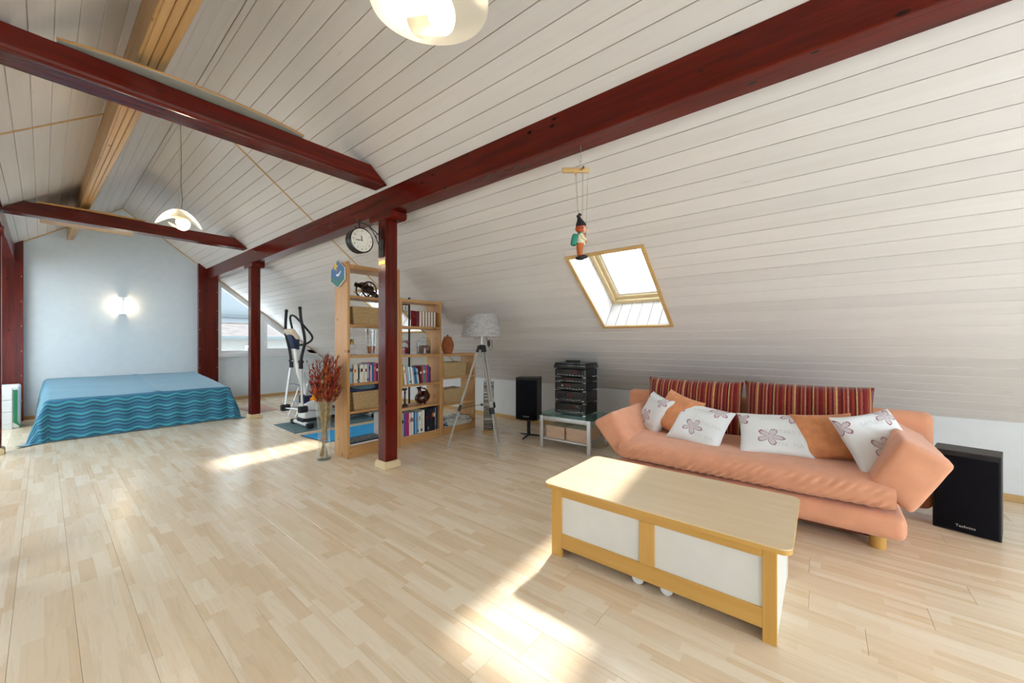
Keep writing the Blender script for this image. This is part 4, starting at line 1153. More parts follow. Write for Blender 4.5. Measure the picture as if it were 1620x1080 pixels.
def plant_glass():
    t = thing('glass_cylinder', 'tall clear glass holding a terracotta pot with pink dried plumes', 'vase', (2.588, 4.38, S1[2] + .0005))
    MB().lathe([(0, 0), (.052, 0), (.056, .006), (.074, .312), (.071, .312), (.053, .012), (0, .012)], 32).build('glass', 'clear_glass', t)
    p = MB().lathe([(0, .014), (.040, .014), (.050, .085), (.052, .10), (.047, .10), (.044, .085), (0, .085)], 24).build('pot', 'terracotta', t)
    MB().lathe([(0, .084), (.044, .084), (.0, .095)], 18).build('soil', 'soil', p)
    rnd = random.Random(5)
    for x, lean, h in ((-.02, -.10, .19), (.012, .08, .17), (.0, -.02, .15)):
        pts = [(x * .5, 0, .09), (x, 0, .16), (x + lean * .25, 0, .09 + h)]
        st = MB().tube(pts, [.0015, .0015, .001], 5).build('stem', 'dry_straw', p)
        MB().sphere(pts[2], (.009, .009, .045), 10).noise_disp(.004, 80).build('plume', 'mat_pink', st)
plant_glass()
def jar(x, h, r, fillmat, label, ribbon=None, ribs=False):
    t = thing('storage_jar', label, 'jar', (x, 4.385, S2[1] + .0005))
    MB().lathe([(0, 0), (r * .94, 0), (r, .01), (r, h * .60), (r * .92, h * .70), (r * .74, h * .76), (r * .74, h * .80), (r * .70, h * .80), (r * .70, h * .76), (r * .88, h * .69), (r * .95, h * .6), (r * .95, .012), (0, .008)], 32).build('glass', 'jar_glass', t)
    MB().lathe([(0, .010), (r * .93, .014), (r * .93, h * .40), (r * .6, h * .46), (0, h * .44)], 24).noise_disp(.006, 60).build('contents', fillmat, t)
    l = MB().lathe([(r * .80, h * .79), (r * .80, h * .83), (r * .6, h * .87), (r * .2, h * .90), (0, h * .905)], 28).build('lid', 'jar_glass', t)
    MB().lathe([(0, h * .90), (r * .12, h * .91), (r * .2, h * .95), (r * .12, h * .99), (0, h)], 16).build('knob', 'jar_glass', l)
    if ribs:
        for k in range(12):
            a = 2 * PI * k / 12; MB().cyl((r * math.cos(a), r * math.sin(a), .02), (r * math.cos(a), r * math.sin(a), h * .58), .002, 5).build('rib', 'jar_glass', t)
    if ribbon:
        MB().torus((0, 0, h * .775), r * .78, .006, 28, 6).build('ribbon', ribbon, t)
        MB().torus((r * .55, -r * .62, h * .76), .022, .005, 14, 6, Matrix.Rotation(D(60), 4, 'X')).build('bow', ribbon, t)
        MB().tube([(r * .55, -r * .65, h * .74), (r * .7, -r * .75, h * .55), (r * .6, -r * .8, h * .42)], .005, 5).build('ribbon_tail', ribbon, t)
jar(3.045, .225, .085, 'bk_red', 'glass jar with red filling and red ribbon', 'bk_red')
jar(3.40, .262, .098, 'nuts', 'ribbed clear glass jar with brown filling and glass lid', None, True)
def pitcher():
    t = thing('pitcher', 'dark brown glazed pitcher with tilted round belly', 'pitcher', (3.38, 4.385, S2[3] + .0005))
    rot = Matrix.Translation((0, 0, .088)) @ Matrix.Rotation(D(-18), 4, 'Y')
    MB().sphere((0, 0, 0), (.118, .092, .086), 28, rot).build('belly', 'glaze_brown', t)
    MB().lathe([(.040, 0), (.026, .03), (.024, .055), (.034, .08), (.044, .088), (.036, .086), (.018, .055), (.02, .02)], 22, Matrix.Translation((-.045, 0, .145)) @ Matrix.Rotation(D(-8), 4, 'Y')).build('neck', 'glaze_brown', t)
    MB().tube([(-.01, 0, .215), (.04, 0, .205), (.085, 0, .165), (.10, 0, .13)], [.010, .011, .012, .012], 8).build('handle', 'glaze_brown', t)
    MB().lathe([(0, 0), (.05, 0), (.048, .012), (0, .012)], 22).build('foot', 'glaze_brown', t)
pitcher()
for k, (x, y) in enumerate(((2.985, 4.33), (3.07, 4.36))):
    lathe_thing('candlestick', ('turned dark wood candlestick close to the bookcase side panel', 'turned dark wood candlestick between its twin and the brown pitcher')[k], 'candlestick', (x, y, S2[3] + .0005), [
        ('stem', 'dark_wood', [(0, 0), (.042, 0), (.044, .012), (.036, .025), (.014, .04), (.012, .07), (.018, .085), (.012, .10), (.010, .17), (.016, .185), (.01, .195), (.012, .21), (.03, .225), (.034, .24), (.02, .24), (.0, .232)], 22),
        ('drip_pan', 'bronze', [(.02, .238), (.036, .240), (.036, .244), (.02, .243)], 22)], 'pair of dark candlesticks')
def clay_pot():
    t = thing('clay_jar', 'lidded terracotta jar standing on the lowest bookcase', 'jar', (3.845, 4.385, 1.1685))
    MB().lathe([(0, 0), (.062, 0), (.066, .01), (.085, .06), (.094, .12), (.088, .165), (.068, .21), (.060, .225), (.064, .232), (.0, .232)], 32).build('body', 'terracotta', t)
    l = MB().lathe([(.062, .232), (.064, .240), (.045, .252), (.018, .258), (0, .259)], 28).build('lid', 'terracotta', t)
    MB().lathe([(0, .256), (.010, .258), (.016, .272), (.009, .282), (0, .284)], 14).build('knob', 'terracotta', l)
    for s in (-1, 1): MB().torus((s * .078, 0, .19), .016, .006, 14, 6, Matrix.Rotation(PI / 2, 4, 'X')).build('lug', 'terracotta', t)
clay_pot()
# magazines
rnd = random.Random(9); z = S3[2] + .001
for k in range(7):
    th = (.016, .012, .02, .01, .018, .013, .016)[k]
    t = thing('magazine', ('cover of the stack of magazines, topmost on the lowest bookcase' if k == 6 else 'magazine in the stack on the lowest bookcase, %s from the bottom' % ORD[k]), 'magazine', (3.93 + rnd.uniform(-.03, .03), 4.36 + rnd.uniform(-.02, .02), z), rnd.uniform(-.12, .12), 'magazines in the stack')
    MB().box(-.245, .245, -.12, .14, 0, .0012).box(-.245, .245, -.12, .14, th - .0012, th).box(-.245, -.244, -.12, .14, 0, th).build('cover', 'magazine', t, smooth=0)
    MB().box(-.243, .242, -.118, .137, .0014, th - .0014).build('pages', 'paper', t, smooth=0)
    z += th + .0006
# framed ornamental tray and grey folder in the tall bookcase
t = thing('ornate_tray', 'white edged tray with gilded ornament on the bottom of the tallest bookcase', 'tray', (2.52, 4.37, S1[5] + .0005))
MB().box(-.265, .30, -.115, .13, 0, .016, .002, 1).build('base', 'white_paint', t)
MB().box(-.26, .295, -.11, .125, .016, .034, .003, 1).build('picture', 'ornate', t)
t = thing('magazine_file', 'grey cardboard magazine file standing on the ornate tray', 'file', (2.73, 4.37, S1[5] + .0355))
MB().prism([(-.10, 0), (.12, 0), (.12, .26), (-.02, .26), (-.10, .14)], 0, -.04, .04, .003, 1).build('sleeve', 'grey_plastic', t)
MB().box(-.034, .034, -.06, .11, .262, .27).build('papers', 'paper', t)

# ------------------------------------------------------------------ pennant on the bookcase side
def pennant():
    t = thing('pennant', 'blue pennant with yellow star hanging on the tallest bookcase side', 'pennant', (2.20, 4.425, 2.0))
    P = [(-.165, .065), (-.165, .20), (0, .31), (.165, .20), (.165, .065), (0, -.025)]
    def plate(name, pts, mat, x0, x1, parent=t): return MB().prism(pts, 0, x0, x1).build(name, mat, parent, smooth=0)
    plate('backing', P, 'white_paint', -.014, -.003)
    sc = lambda k: [(y * k, .14 + (z - .14) * k) for y, z in P]
    b = plate('blue_field', sc(.95), 'bk_blue', -.016, -.014)
    plate('green_chevron', [(-.155, .13), (0, .05), (.155, .13), (.155, .10), (0, .02), (-.155, .10)], 'green_edge', -.018, -.016)
    plate('green_hem', [(-.155, .066), (0, -.012), (.155, .066), (.155, .085), (0, .008), (-.155, .085)], 'green_edge', -.018, -.016)
    star = []
    for k in range(10):
        a = PI / 2 + k * PI / 5 + .3; r = .068 if k % 2 == 0 else .026
        star.append((.045 + r * math.cos(a), .235 + r * math.sin(a)))
    plate('star', star, 'bk_yellow', -.0185, -.016)
    plate('white_swan', [(.02, .115), (-.03, .11), (-.055, .135), (-.09, .165), (-.075, .17), (-.045, .15), (-.02, .14), (.03, .14)], 'white_paint', -.019, -.016)
pennant()

# ------------------------------------------------------------------ coat stand behind the shelves
def coat_stand():
    t = thing('coat_stand', 'slim black iron coat stand behind the medium bookcase', 'coat stand', (3.405, 4.73, 0))
    MB().cyl((0, 0, .03), (0, 0, 1.975), .014, 12).build('pole', 'black_iron', t)
    MB().cyl((0, 0, 1.89), (-.28, 0, 1.89), .010, 10).build('arm', 'black_iron', t)
    for k in range(5):
        x = -.06 - k * .055
        MB().tube([(x, 0, 1.89), (x, 0, 1.80), (x + .012, 0, 1.775), (x + .028, 0, 1.79)], .004, 6).build('hook', 'black_iron', t)
    MB().sphere((0, 0, 1.98), .018, 12).build('finial', 'black_iron', t)
    for a in (.5, .5 + 2 * PI / 3, .5 + 4 * PI / 3):
        MB().tube([(0, 0, .35), (.10 * math.cos(a), .10 * math.sin(a), .22), (.165 * math.cos(a), .165 * math.sin(a), .02)], .012, 8).build('foot', 'black_iron', t)
coat_stand()
# ------------------------------------------------------------------ tripod floor lamp
def tripod_lamp():
    t = thing('floor_lamp', 'tripod floor lamp with grey linen shade beside the low bookcase', 'lamp', (3.47, 3.32, 0))
    hub = Vector((0, 0, 1.285))
    feet = [(-.28, .33, 0), (-.13, -.39, 0), (.40, .06, 0)]
    for f in feet:
        F = Vector(f); top = hub + Vector((F.x, F.y, 0)).normalized() * .045 - Vector((0, 0, .03))
        d = F - top; side = Vector((-F.y, F.x, 0)).normalized()
        mid = top + d * .56
        leg = MB()
        def strip(m, a, b, off, w, th):
            x = (b - a); L = x.length; zax = x.normalized(); yax = side; xax = yax.cross(zax)
            R = Matrix((xax, yax, zax)).transposed().to_4x4()
            m.box(-th / 2, th / 2, -w / 2, w / 2, 0, L, .002, 1, Matrix.Translation(a + side * off) @ R)
        strip(leg, top, mid + d * .04, .016, .013, .022); lg = leg.build('leg', 'grey_wood', t)
        m2 = MB(); strip(m2, top, mid + d * .04, -.016, .013, .022); m2.build('leg_rail', 'grey_wood', lg)
        m3 = MB(); strip(m3, top + d * .50, F, 0, .018, .020); m3.build('lower_leg', 'grey_wood', lg)
        m4 = MB(); strip(m4, top + d * .555, top + d * .615, 0, .055, .034); m4.build('clamp', 'black_matt', lg)
        m5 = MB(); strip(m5, top - d * .035, top + d * .03, 0, .052, .034); m5.build('joint', 'black_matt', lg)
        MB().cyl(mid + d * .035, Vector((0, 0, mid.z + .01)), .003, 6).build('spreader', 'black_iron', lg)
    MB().lathe([(0, 1.245), (.035, 1.25), (.045, 1.27), (.04, 1.295), (.018, 1.31), (0, 1.31)], 20).build('hub', 'black_matt', t)
    MB().sphere((0, 0, .56), .016, 10).build('spreader_knob', 'black_iron', t)
    MB().cyl((0, 0, 1.30), (0, 0, 1.47), .0135, 14).build('stem', 'white_paint', t)
    MB().lathe([(0, 1.45), (.022, 1.45), (.022, 1.52), (0, 1.52)], 14).build('socket', 'white_paint', t)
    MB().sphere((0, 0, 1.55), .032, 16).build('bulb', 'white_panel', t)
    sh = MB().lathe([(.258, 1.408), (.19, 1.685), (.188, 1.685), (.255, 1.409)], 64, closed=True).build('lamp_shade', 'linen', t, smooth=60)
    for z, r in ((1.409, .257), (1.684, .189)): MB().torus((0, 0, z), r, .003, 64, 6).build('hem', 'linen', sh)
    for k in range(3):
        a = k * 2 * PI / 3; MB().cyl((0, 0, 1.50), (.19 * math.cos(a), .19 * math.sin(a), 1.675), .002, 6).build('spoke', 'steel', sh)
    r = Vector((math.cos(YAW), -math.sin(YAW), 0))
    c = MB().tube([r * .05 + Vector((0, 0, 1.41)), r * .07 + Vector((0, 0, 1.36)), r * .10 + Vector((0, 0, 1.375)), r * .125 + Vector((0, 0, 1.36)), r * .135 + Vector((0, 0, 1.27)), r * .11 + Vector((0, 0, 1.235)), r * .085 + Vector((0, 0, 1.29)), r * .065 + Vector((0, 0, 1.40))], .0028, 6).build('cord', 'cable', t)
    MB().sphere(r * .075 + Vector((0, -.02, 1.325)), (.026, .016, .042), 16).build('foot_switch', 'black_matt', c)
    MB().tube([r * -.09 + Vector((0, 0, 1.41)), r * -.08 + Vector((0, 0, 1.375)), r * -.04 + Vector((0, 0, 1.385)), r * -.005 + Vector((0, 0, 1.40))], .0028, 6).build('cord_loop', 'cable', t)
tripod_lamp()

# ------------------------------------------------------------------ compact disc tower
def cd_tower():
    t = thing('disc_tower', 'curved wire disc rack on a wooden foot behind the tripod lamp', 'rack', (4.23, 3.90, 0), D(35))
    MB().box(-.10, .10, -.085, .085, 0, .028, .004, 1).build('foot', 'trim_y', t)
    for s in (-1, 1):
        MB().tube([(.0, s * .072, .02), (.018, s * .072, .25), (-.01, s * .072, .5), (.012, s * .072, .76)], .004, 6).build('upright', 'black_iron', t)
    MB().cyl((.088, 0, .02), (.088, 0, .82), .0045, 8).build('rod', 'black_iron', t)
    MB().sphere((.088, 0, .83), .018, 12).build('wooden_knob', 'trim_z', t)
    rnd = random.Random(4)
    g = 'disc cases in the wire rack'
    for k in range(30):
        z = .045 + k * .0235
        x = -.01 + .018 * math.sin(z * 9)
        p = t.matrix_basis @ Vector((x, 0, z))
        col = rnd.choice(['bk_black', 'bk_black', 'bk_navy', 'bk_grey', 'bk_white', 'bk_red'])
        MB().cyl((x - .065, -.07, z - .002), (x - .065, .07, z - .002), .0018, 5).build('shelf_wire', 'black_iron', t)
        c = thing('disc_case', '%s spined disc case held in the wire rack' % CN[col], 'disc case', p + Vector((0, 0, .001)), D(35) + rnd.uniform(-.05, .05), g)
        MB().box(-.071, .063, -.062, .062, 0, .0095, .001, 1).build('case', col, c, smooth=0)
        MB().box(-.0715, -.0708, -.058, .058, .002, .0075).build('spine_label', 'bk_white' if k % 3 else 'bk_cream', c, smooth=0)
cd_tower()
o = thing('black_ball', 'small black ball resting on the disc rack', 'ball', (4.185, 3.885, .7385))
MB().sphere((0, 0, .027), .027, 16).build('ball', 'black_matt', o)

# ------------------------------------------------------------------ floor vase with dried grasses
def bouquet_vase():
    v = thing('floor_vase', 'tall waisted clear glass floor vase in front of the bookcase', 'vase', (2.035, 4.44, 0))
    prof = [(.075, 0), (.077, .02), (.070, .10), (.062, .22), (.064, .34), (.078, .50), (.096, .63), (.101, .685)]
    inn = [(r - .005, z) for r, z in prof[1:]][::-1]
    MB().lathe([(0, 0)] + prof + inn + [(0, .02)], 40).build('glass', 'clear_glass', v, smooth=60)
    MB().lathe([(0, .004), (.070, .004), (.068, .030), (0, .030)], 32).build('thick_base', 'jar_glass', v, smooth=60)
    b = thing('dried_bouquet', 'bunch of dark red dried grasses with orange flower in the glass vase', 'dried flowers', (2.035, 4.44, .035))
    rnd = random.Random(11)
    stems = MB()
    rt = Vector((math.cos(YAW), -math.sin(YAW), 0)); fw = Vector((math.sin(YAW), math.cos(YAW), 0))
    tops = []
    def clear(p): return Vector((min(p.x, .150), p.y, p.z))     # keep off the bookcase side
    for k in range(96):
        a = rnd.uniform(0, 2 * PI); r0 = rnd.uniform(.0, .030); rb = rnd.uniform(.0, .05)
        u = rnd.uniform(-.15, .20); w = rnd.uniform(-.10, .10); h = rnd.uniform(.78, 1.17) - abs(u - .04) * .35
        p0 = Vector((rb * math.cos(a), rb * math.sin(a), .0)); p1 = Vector((r0 * math.cos(a + 2), r0 * math.sin(a + 2), .22))
        p2 = rt * u * .38 + fw * w * .4 + Vector((0, 0, .58)); p3 = clear(rt * u + fw * w + Vector((0, 0, h)))
        stems.tube([p0, p1, p2, p3], [.0018, .0018, .0016, .001], 4, caps=False)
        tops.append((p2, p3))
    so = stems.build('stems', 'dry_straw', b); so['kind'] = 'stuff'
    MB().torus((0, 0, .20), .034, .004, 20, 6).build('binding', 'dry_orange', b)
    for k, (p2, p3) in enumerate(tops[:80]):
        m = MB(); d = (p3 - p2)
        for q in range(34):
            f = rnd.uniform(.15, 1.0); base = p2 + d * f
            L = rnd.uniform(.035, .085)
            dirv = (d.normalized() * rnd.uniform(.6, 1.2) + Vector((rnd.uniform(-1, 1), rnd.uniform(-1, 1), rnd.uniform(-.2, .5))) * .55).normalized()
            m.tube([clear(base), clear(base + dirv * L * .6) + Vector((0, 0, .001)), clear(base + dirv * L + Vector((0, 0, -.004)))], [.0028, .0032, .001], 3, caps=False)
        m.build('plume', 'dry_orange' if k % 6 == 0 else 'dry_red', b)['kind'] = 'stuff'
    # seed pods, flower heads
    fc = rt * -.095 + Vector((0, 0, .665)) + fw * -.02
    m = MB()
    for q in range(60):
        a = rnd.uniform(0, 2 * PI); e = rnd.uniform(-.6, 1.3)
        dv = Vector((math.cos(a) * math.cos(e), math.sin(a) * math.cos(e), math.sin(e)))
        m.sphere(fc + dv * rnd.uniform(.018, .042), (.010, .010, .010), 6)
    m.build('orange_flower', 'orange_flower', b)
    m = MB(); c = rt * .005 + Vector((0, 0, .905)) + fw * .02
    m.sphere(c, (.045, .03, .045), 16); m.build('seed_pod', 'dark_wood', b)
    MB().sphere(c + rt * -.02 + Vector((0, 0, -.055)) - fw * .03, (.022, .02, .018), 12).build('white_blossom', 'bk_white', b)
    m = MB()
    for q in range(16):
        u = rnd.uniform(-.06, .06)
        pts = [rt * u * .5 + Vector((0, 0, .33)) + fw * rnd.uniform(-.03, .03), rt * (u + rnd.uniform(-.02, .02)) + Vector((0, 0, .45)), rt * u * .9 + fw * rnd.uniform(-.04, .04) + Vector((0, 0, .60))]
        m.tube(pts, .003, 5, caps=False)
    m.build('curled_leaves', 'dry_straw', b)['kind'] = 'stuff'
bouquet_vase()

# ------------------------------------------------------------------ mats
def mat_obj(name, label, pts, z, mat, th=.007):
    o = MB().prism(pts, 2, z, z + th).build(name, mat, smooth=0)
    return tag(o, label, 'mat')
mat_obj('floor_mat', 'grey rubber mat under the cross trainer', [(2.33, 6.0), (2.36, 6.90), (4.15, 6.85), (4.15, 5.98)], .0005, 'mat_grey')
t = thing('yoga_mat', 'bright blue exercise mat on the floor behind the bookcase', 'mat', (3.0, 5.4, 0))
MB().prism([(2.34, 5.78), (2.40, 5.14), (4.1, 5.12), (4.1, 5.74)], 2, .0005, .010).build('sheet', 'mat_blue', t, world=True, smooth=0)
MB().tube([(2.33, 5.79, .006), (2.39, 5.14, .006)], .006, 6).build('bound_edge', 'navy', t, world=True)
mat_obj('bedside_rug', 'pale pink rug beside the bed by the gable window', [(2.50, 8.30), (2.95, 8.40), (2.95, 9.3), (2.50, 9.2)], .0005, 'mat_pink', .008)

# ------------------------------------------------------------------ cross trainer
def cross_trainer():
    t = thing('cross_trainer', 'white and black cross trainer with moving handlebars on the grey mat', 'exercise machine', (2.9, 6.45, .008))
    def T(name, pts, r, mat, n=10, parent=t, smoothpts=True):
        P = [Vector(p) for p in pts]
        if smoothpts and len(P) > 2:
            for _ in range(2):
                Q = [P[0]]
                for a, b in zip(P, P[1:]): Q += [a * .75 + b * .25, a * .25 + b * .75]
                Q.append(P[-1]); P = Q
        return MB().tube(P, r, n).build(name, mat, parent, world=True)
    # left (far from bookcase) and right handle arms
    for Y, top, low in ((6.68, [(2.466, 1.84), (2.452, 1.62), (2.455, 1.46), (2.51, 1.25), (2.535, 1.06), (2.54, .97)], [(2.54, 1.0), (2.485, .64), (2.44, .30)]),
                        (6.22, [(2.487, 1.86), (2.50, 1.69), (2.55, 1.46), (2.562, 1.32), (2.51, 1.13), (2.50, .96)], [(2.50, 1.0), (2.51, .67), (2.52, .31)])):
        a = T('upper_handle', [(x, Y, z) for x, z in top], .021, 'black_rubber')
        MB().sphere((top[0][0], Y, top[0][1]), .027, 12).build('grip_cap', 'black_rubber', a, world=True)
        l = T('lower_arm', [(x, Y, z) for x, z in low], .019, 'silver')
        MB().cyl((top[-1][0], Y, .93), (top[-1][0], Y, 1.06), .03, 14).build('sleeve', 'black_rubber', l, world=True)
        MB().cyl((top[-1][0], Y - .05, 1.04), (top[-1][0], Y + .05, 1.04), .024, 12).build('pivot', 'black_rubber', l, world=True)
        j = low[-1]
        MB().box(j[0] - .055, j[0] + .075, Y - .045, Y + .045, j[1] - .055, j[1] + .045, .02, 3).build('link_joint', 'black_rubber', l, world=True)
        T('pedal_rail', [(j[0] + .02, Y, j[1] - .01), (3.05, Y - .01 if Y > 6.45 else Y + .01, .22), (3.75, Y, .30)], .022, 'silver')
        MB().box(3.0, 3.34, Y - .06, Y + .06, .265, .30, .012, 2).build('pedal', 'black_rubber', t, world=True)
    T('cross_link', [(2.44, 6.64, .29), (2.52, 6.26, .30)], .013, 'silver', smoothpts=False)
    c = MB().tube([(2.72, 6.45, .38), (2.56, 6.45, .86), (2.50, 6.45, 1.27)], [.058, .048, .036], 12, flat=.7).build('column', 'white_paint', t, world=True)
    T('pivot_axle', [(2.52, 6.18, 1.04), (2.54, 6.72, 1.04)], .014, 'steel', smoothpts=False)
    m = Matrix.Translation((2.455, 6.45, 1.47)) @ rotm(0, D(-34), 0)
    MB().box(-.025, .025, -.17, .17, -.095, .085, .018, 3, m).build('console', 'beige_plastic', t, world=True)
    MB().box(.022, .03, -.11, .11, -.05, .06, .004, 1, m).build('display', 'black_gloss', t, world=True)
    MB().prism([(2.41, 1.46), (2.54, 1.38), (2.54, 1.22), (2.47, 1.24)], 1, 6.36, 6.54, .012, 2).build('console_neck', 'navy', t, world=True)
    T('fixed_handle', [(2.47, 6.36, 1.29), (2.58, 6.28, 1.30), (2.68, 6.27, 1.36), (2.705, 6.28, 1.43), (2.62, 6.33, 1.56), (2.53, 6.40, 1.70), (2.49, 6.47, 1.765), (2.47, 6.55, 1.76), (2.49, 6.58, 1.66), (2.52, 6.56, 1.50), (2.50, 6.50, 1.32)], .016, 'black_rubber')
    MB().prism([(2.58, .12), (2.60, .36), (2.72, .42), (3.15, .52), (3.60, .50), (3.78, .34), (3.74, .12)], 1, 6.32, 6.58, .04, 3).build('drive_housing', 'white_paint', t, world=True)
    MB().prism([(2.575, .075), (2.58, .14), (3.76, .14), (3.76, .075)], 1, 6.33, 6.57, .012, 2).build('skirt', 'black_rubber', t, world=True)
    MB().box(2.59, 2.78, 6.355, 6.545, .36, .50, .03, 3).build('shroud', 'navy', t, world=True)
    MB().prism([(2.60, .50), (2.66, .82), (2.74, .50)], 1, 6.30, 6.32).build('guard', 'grey_plastic', t, world=True)
    for x in (2.60, 3.70):
        T('stabiliser', [(x, 6.18, .055), (x, 6.72, .055)], .030, 'white_paint', 14, smoothpts=False)
        for y in (6.155, 6.735): MB().cbox((x, y, .05), (.095, .085, .075), (0, 0, 0), .02, 3).build('stabiliser_foot', 'black_rubber', t, world=True)
    MB().lathe([(0, -.03), (.19, -.03), (.20, 0), (.19, .03), (0, .03)], 36, Matrix.Translation((3.38, 6.27, .36)) @ Matrix.Rotation(PI / 2, 4, 'X')).build('crank_disc', 'navy', t, world=True)
    T('cable', [(2.50, 6.68, .66), (2.55, 6.6, .68), (2.60, 6.48, .64)], .004, 'cable', 6)
cross_trainer()
def step_ladder():
    t = thing('step_stool', 'small folding metal stool behind the dried bouquet', 'stool', (3.02, 7.3, 0))
    for y in (7.15, 7.45):
        a = MB().tube([(2.78, y, 0), (3.06, y, .80)], .011, 8).build('frame_leg', 'silver', t, world=True)
        MB().tube([(3.30, y, 0), (3.04, y, .80)], .011, 8).build('frame_leg', 'silver', t, world=True)
    MB().box(2.86, 3.16, 7.13, 7.47, .54, .56, .004, 1).build('tread', 'grey_plastic', t, world=True)
    MB().box(2.80, 2.98, 7.13, 7.47, .26, .28, .004, 1).build('tread', 'grey_plastic', t, world=True)
    MB().tube([(3.05, 7.15, .80), (3.05, 7.45, .80)], .012, 8).build('top_bar', 'silver', t, world=True)
step_ladder()

# ------------------------------------------------------------------ station clock on its bracket
def clock():
    t = thing('wall_clock', 'round double sided station clock on a scrolled iron bracket', 'clock', (2.03, 3.66, 2.37))
    R = .122; d = .052
    fm = Matrix.Rotation(PI / 2, 4, 'X')      # lathe axis z -> -y
    MB().lathe([(0, -d), (R * .94, -d), (R, -d * .9), (R * 1.02, -d * .6), (R * .97, -d * .35), (R * .97, d * .35), (R * 1.02, d * .6), (R, d * .9), (R * .94, d), (0, d)], 48, fm).build('drum', 'black_iron', t)
    MB().torus((0, -d, 0), R * .985, .007, 48, 8, fm).build('bezel', 'black_gloss', t)
    MB().lathe([(0, d), (R * .93, d), (R * .93, d + .002), (0, d + .002)], 48, fm).build('dial', 'clock_face', t)
    MB().torus((0, -d - .0022, 0), R * .52, .0008, 40, 4, fm).build('minute_ring', 'bk_grey', t)
    for k in range(1, 13):
        a = PI / 2 - k * PI / 6
        text_obj(str(k), .030, 'black_matt', t, Matrix.Translation((R * .75 * math.cos(a), -d - .003, R * .75 * math.sin(a))) @ Matrix.Rotation(PI / 2, 4, 'X'), 'numeral')
    def hand(a, L, w):
        b = Matrix.Translation((0, -d - .004, 0)) @ Matrix.Rotation(a, 4, 'Y')
        MB().prism([(-w * .4, -.012), (w * .4, -.012), (w, L * .55), (0, L), (-w, L * .55)], 1, -.0012, 0, mat=b).build('hand', 'black_matt', t)
    hand(D(-8), .055, .005); hand(D(-96), .082, .004)
    MB().sphere((0, -d - .004, 0), .006, 10).build('boss', 'black_matt', t)
    top = R * 1.02
    MB().tube([(0, 0, top - .005), (0, 0, top + .075)], .006, 8).build('hanger', 'black_iron', t)
    MB().lathe([(0, .05), (.012, .055), (.017, .07), (.010, .085), (.004, .10), (0, .105)], 14, Matrix.Translation((0, 0, top))).build('finial', 'black_iron', t)
    MB().tube([(-.075, 0, top + .085), (-.04, 0, top + .075), (-.01, 0, top + .05), (.0, 0, top + .03)], .004, 6).build('scroll', 'black_iron', t)
    MB().tube([(-.05, 0, top + .02), (-.03, 0, top + .005), (-.012, 0, top - .004)], .006, 6).build('scroll', 'black_iron', t)
    MB().tube([(.05, 0, top + .015), (.035, 0, top + .0), (.012, 0, top + .004)], .004, 6).build('scroll', 'black_iron', t)
    xw = 2.2845 - 2.03
    MB().tube([(0, 0, top + .065), (.05, 0, top + .068), (.12, 0, top + .045), (.19, 0, top + .005), (xw - .006, 0, top - .03)], .0055, 8).build('arm', 'black_iron', t)
    MB().tube([(.10, 0, top + .052), (.15, 0, top + .01), (.19, 0, top - .055), (.215, 0, top - .11), (xw - .006, 0, top - .17)], .005, 8).build('brace', 'black_iron', t)
    MB().torus((.205, 0, top - .03), .018, .0035, 16, 6, fm, arc=PI * 1.5).build('curl', 'black_iron', t)
    MB().box(xw - .010, xw - .0005, -.012, .012, top - .235, top + .06, .002, 1).build('wall_bar', 'black_iron', t)
    MB().box(xw - .007, xw - .0005, -.045, .045, top - .245, top - .06, .002, 1).build('wall_plate', 'black_iron', t)
clock()
# worn pale notch below the bracket
t = thing('metal_bracket', 'small aged metal plate on the post under the clock bracket', 'bracket', (2.2845, 3.66, 2.19))
MB().box(-.003, .0, -.07, .05, -.02, .02, .001, 1).build('plate', 'brass', t)

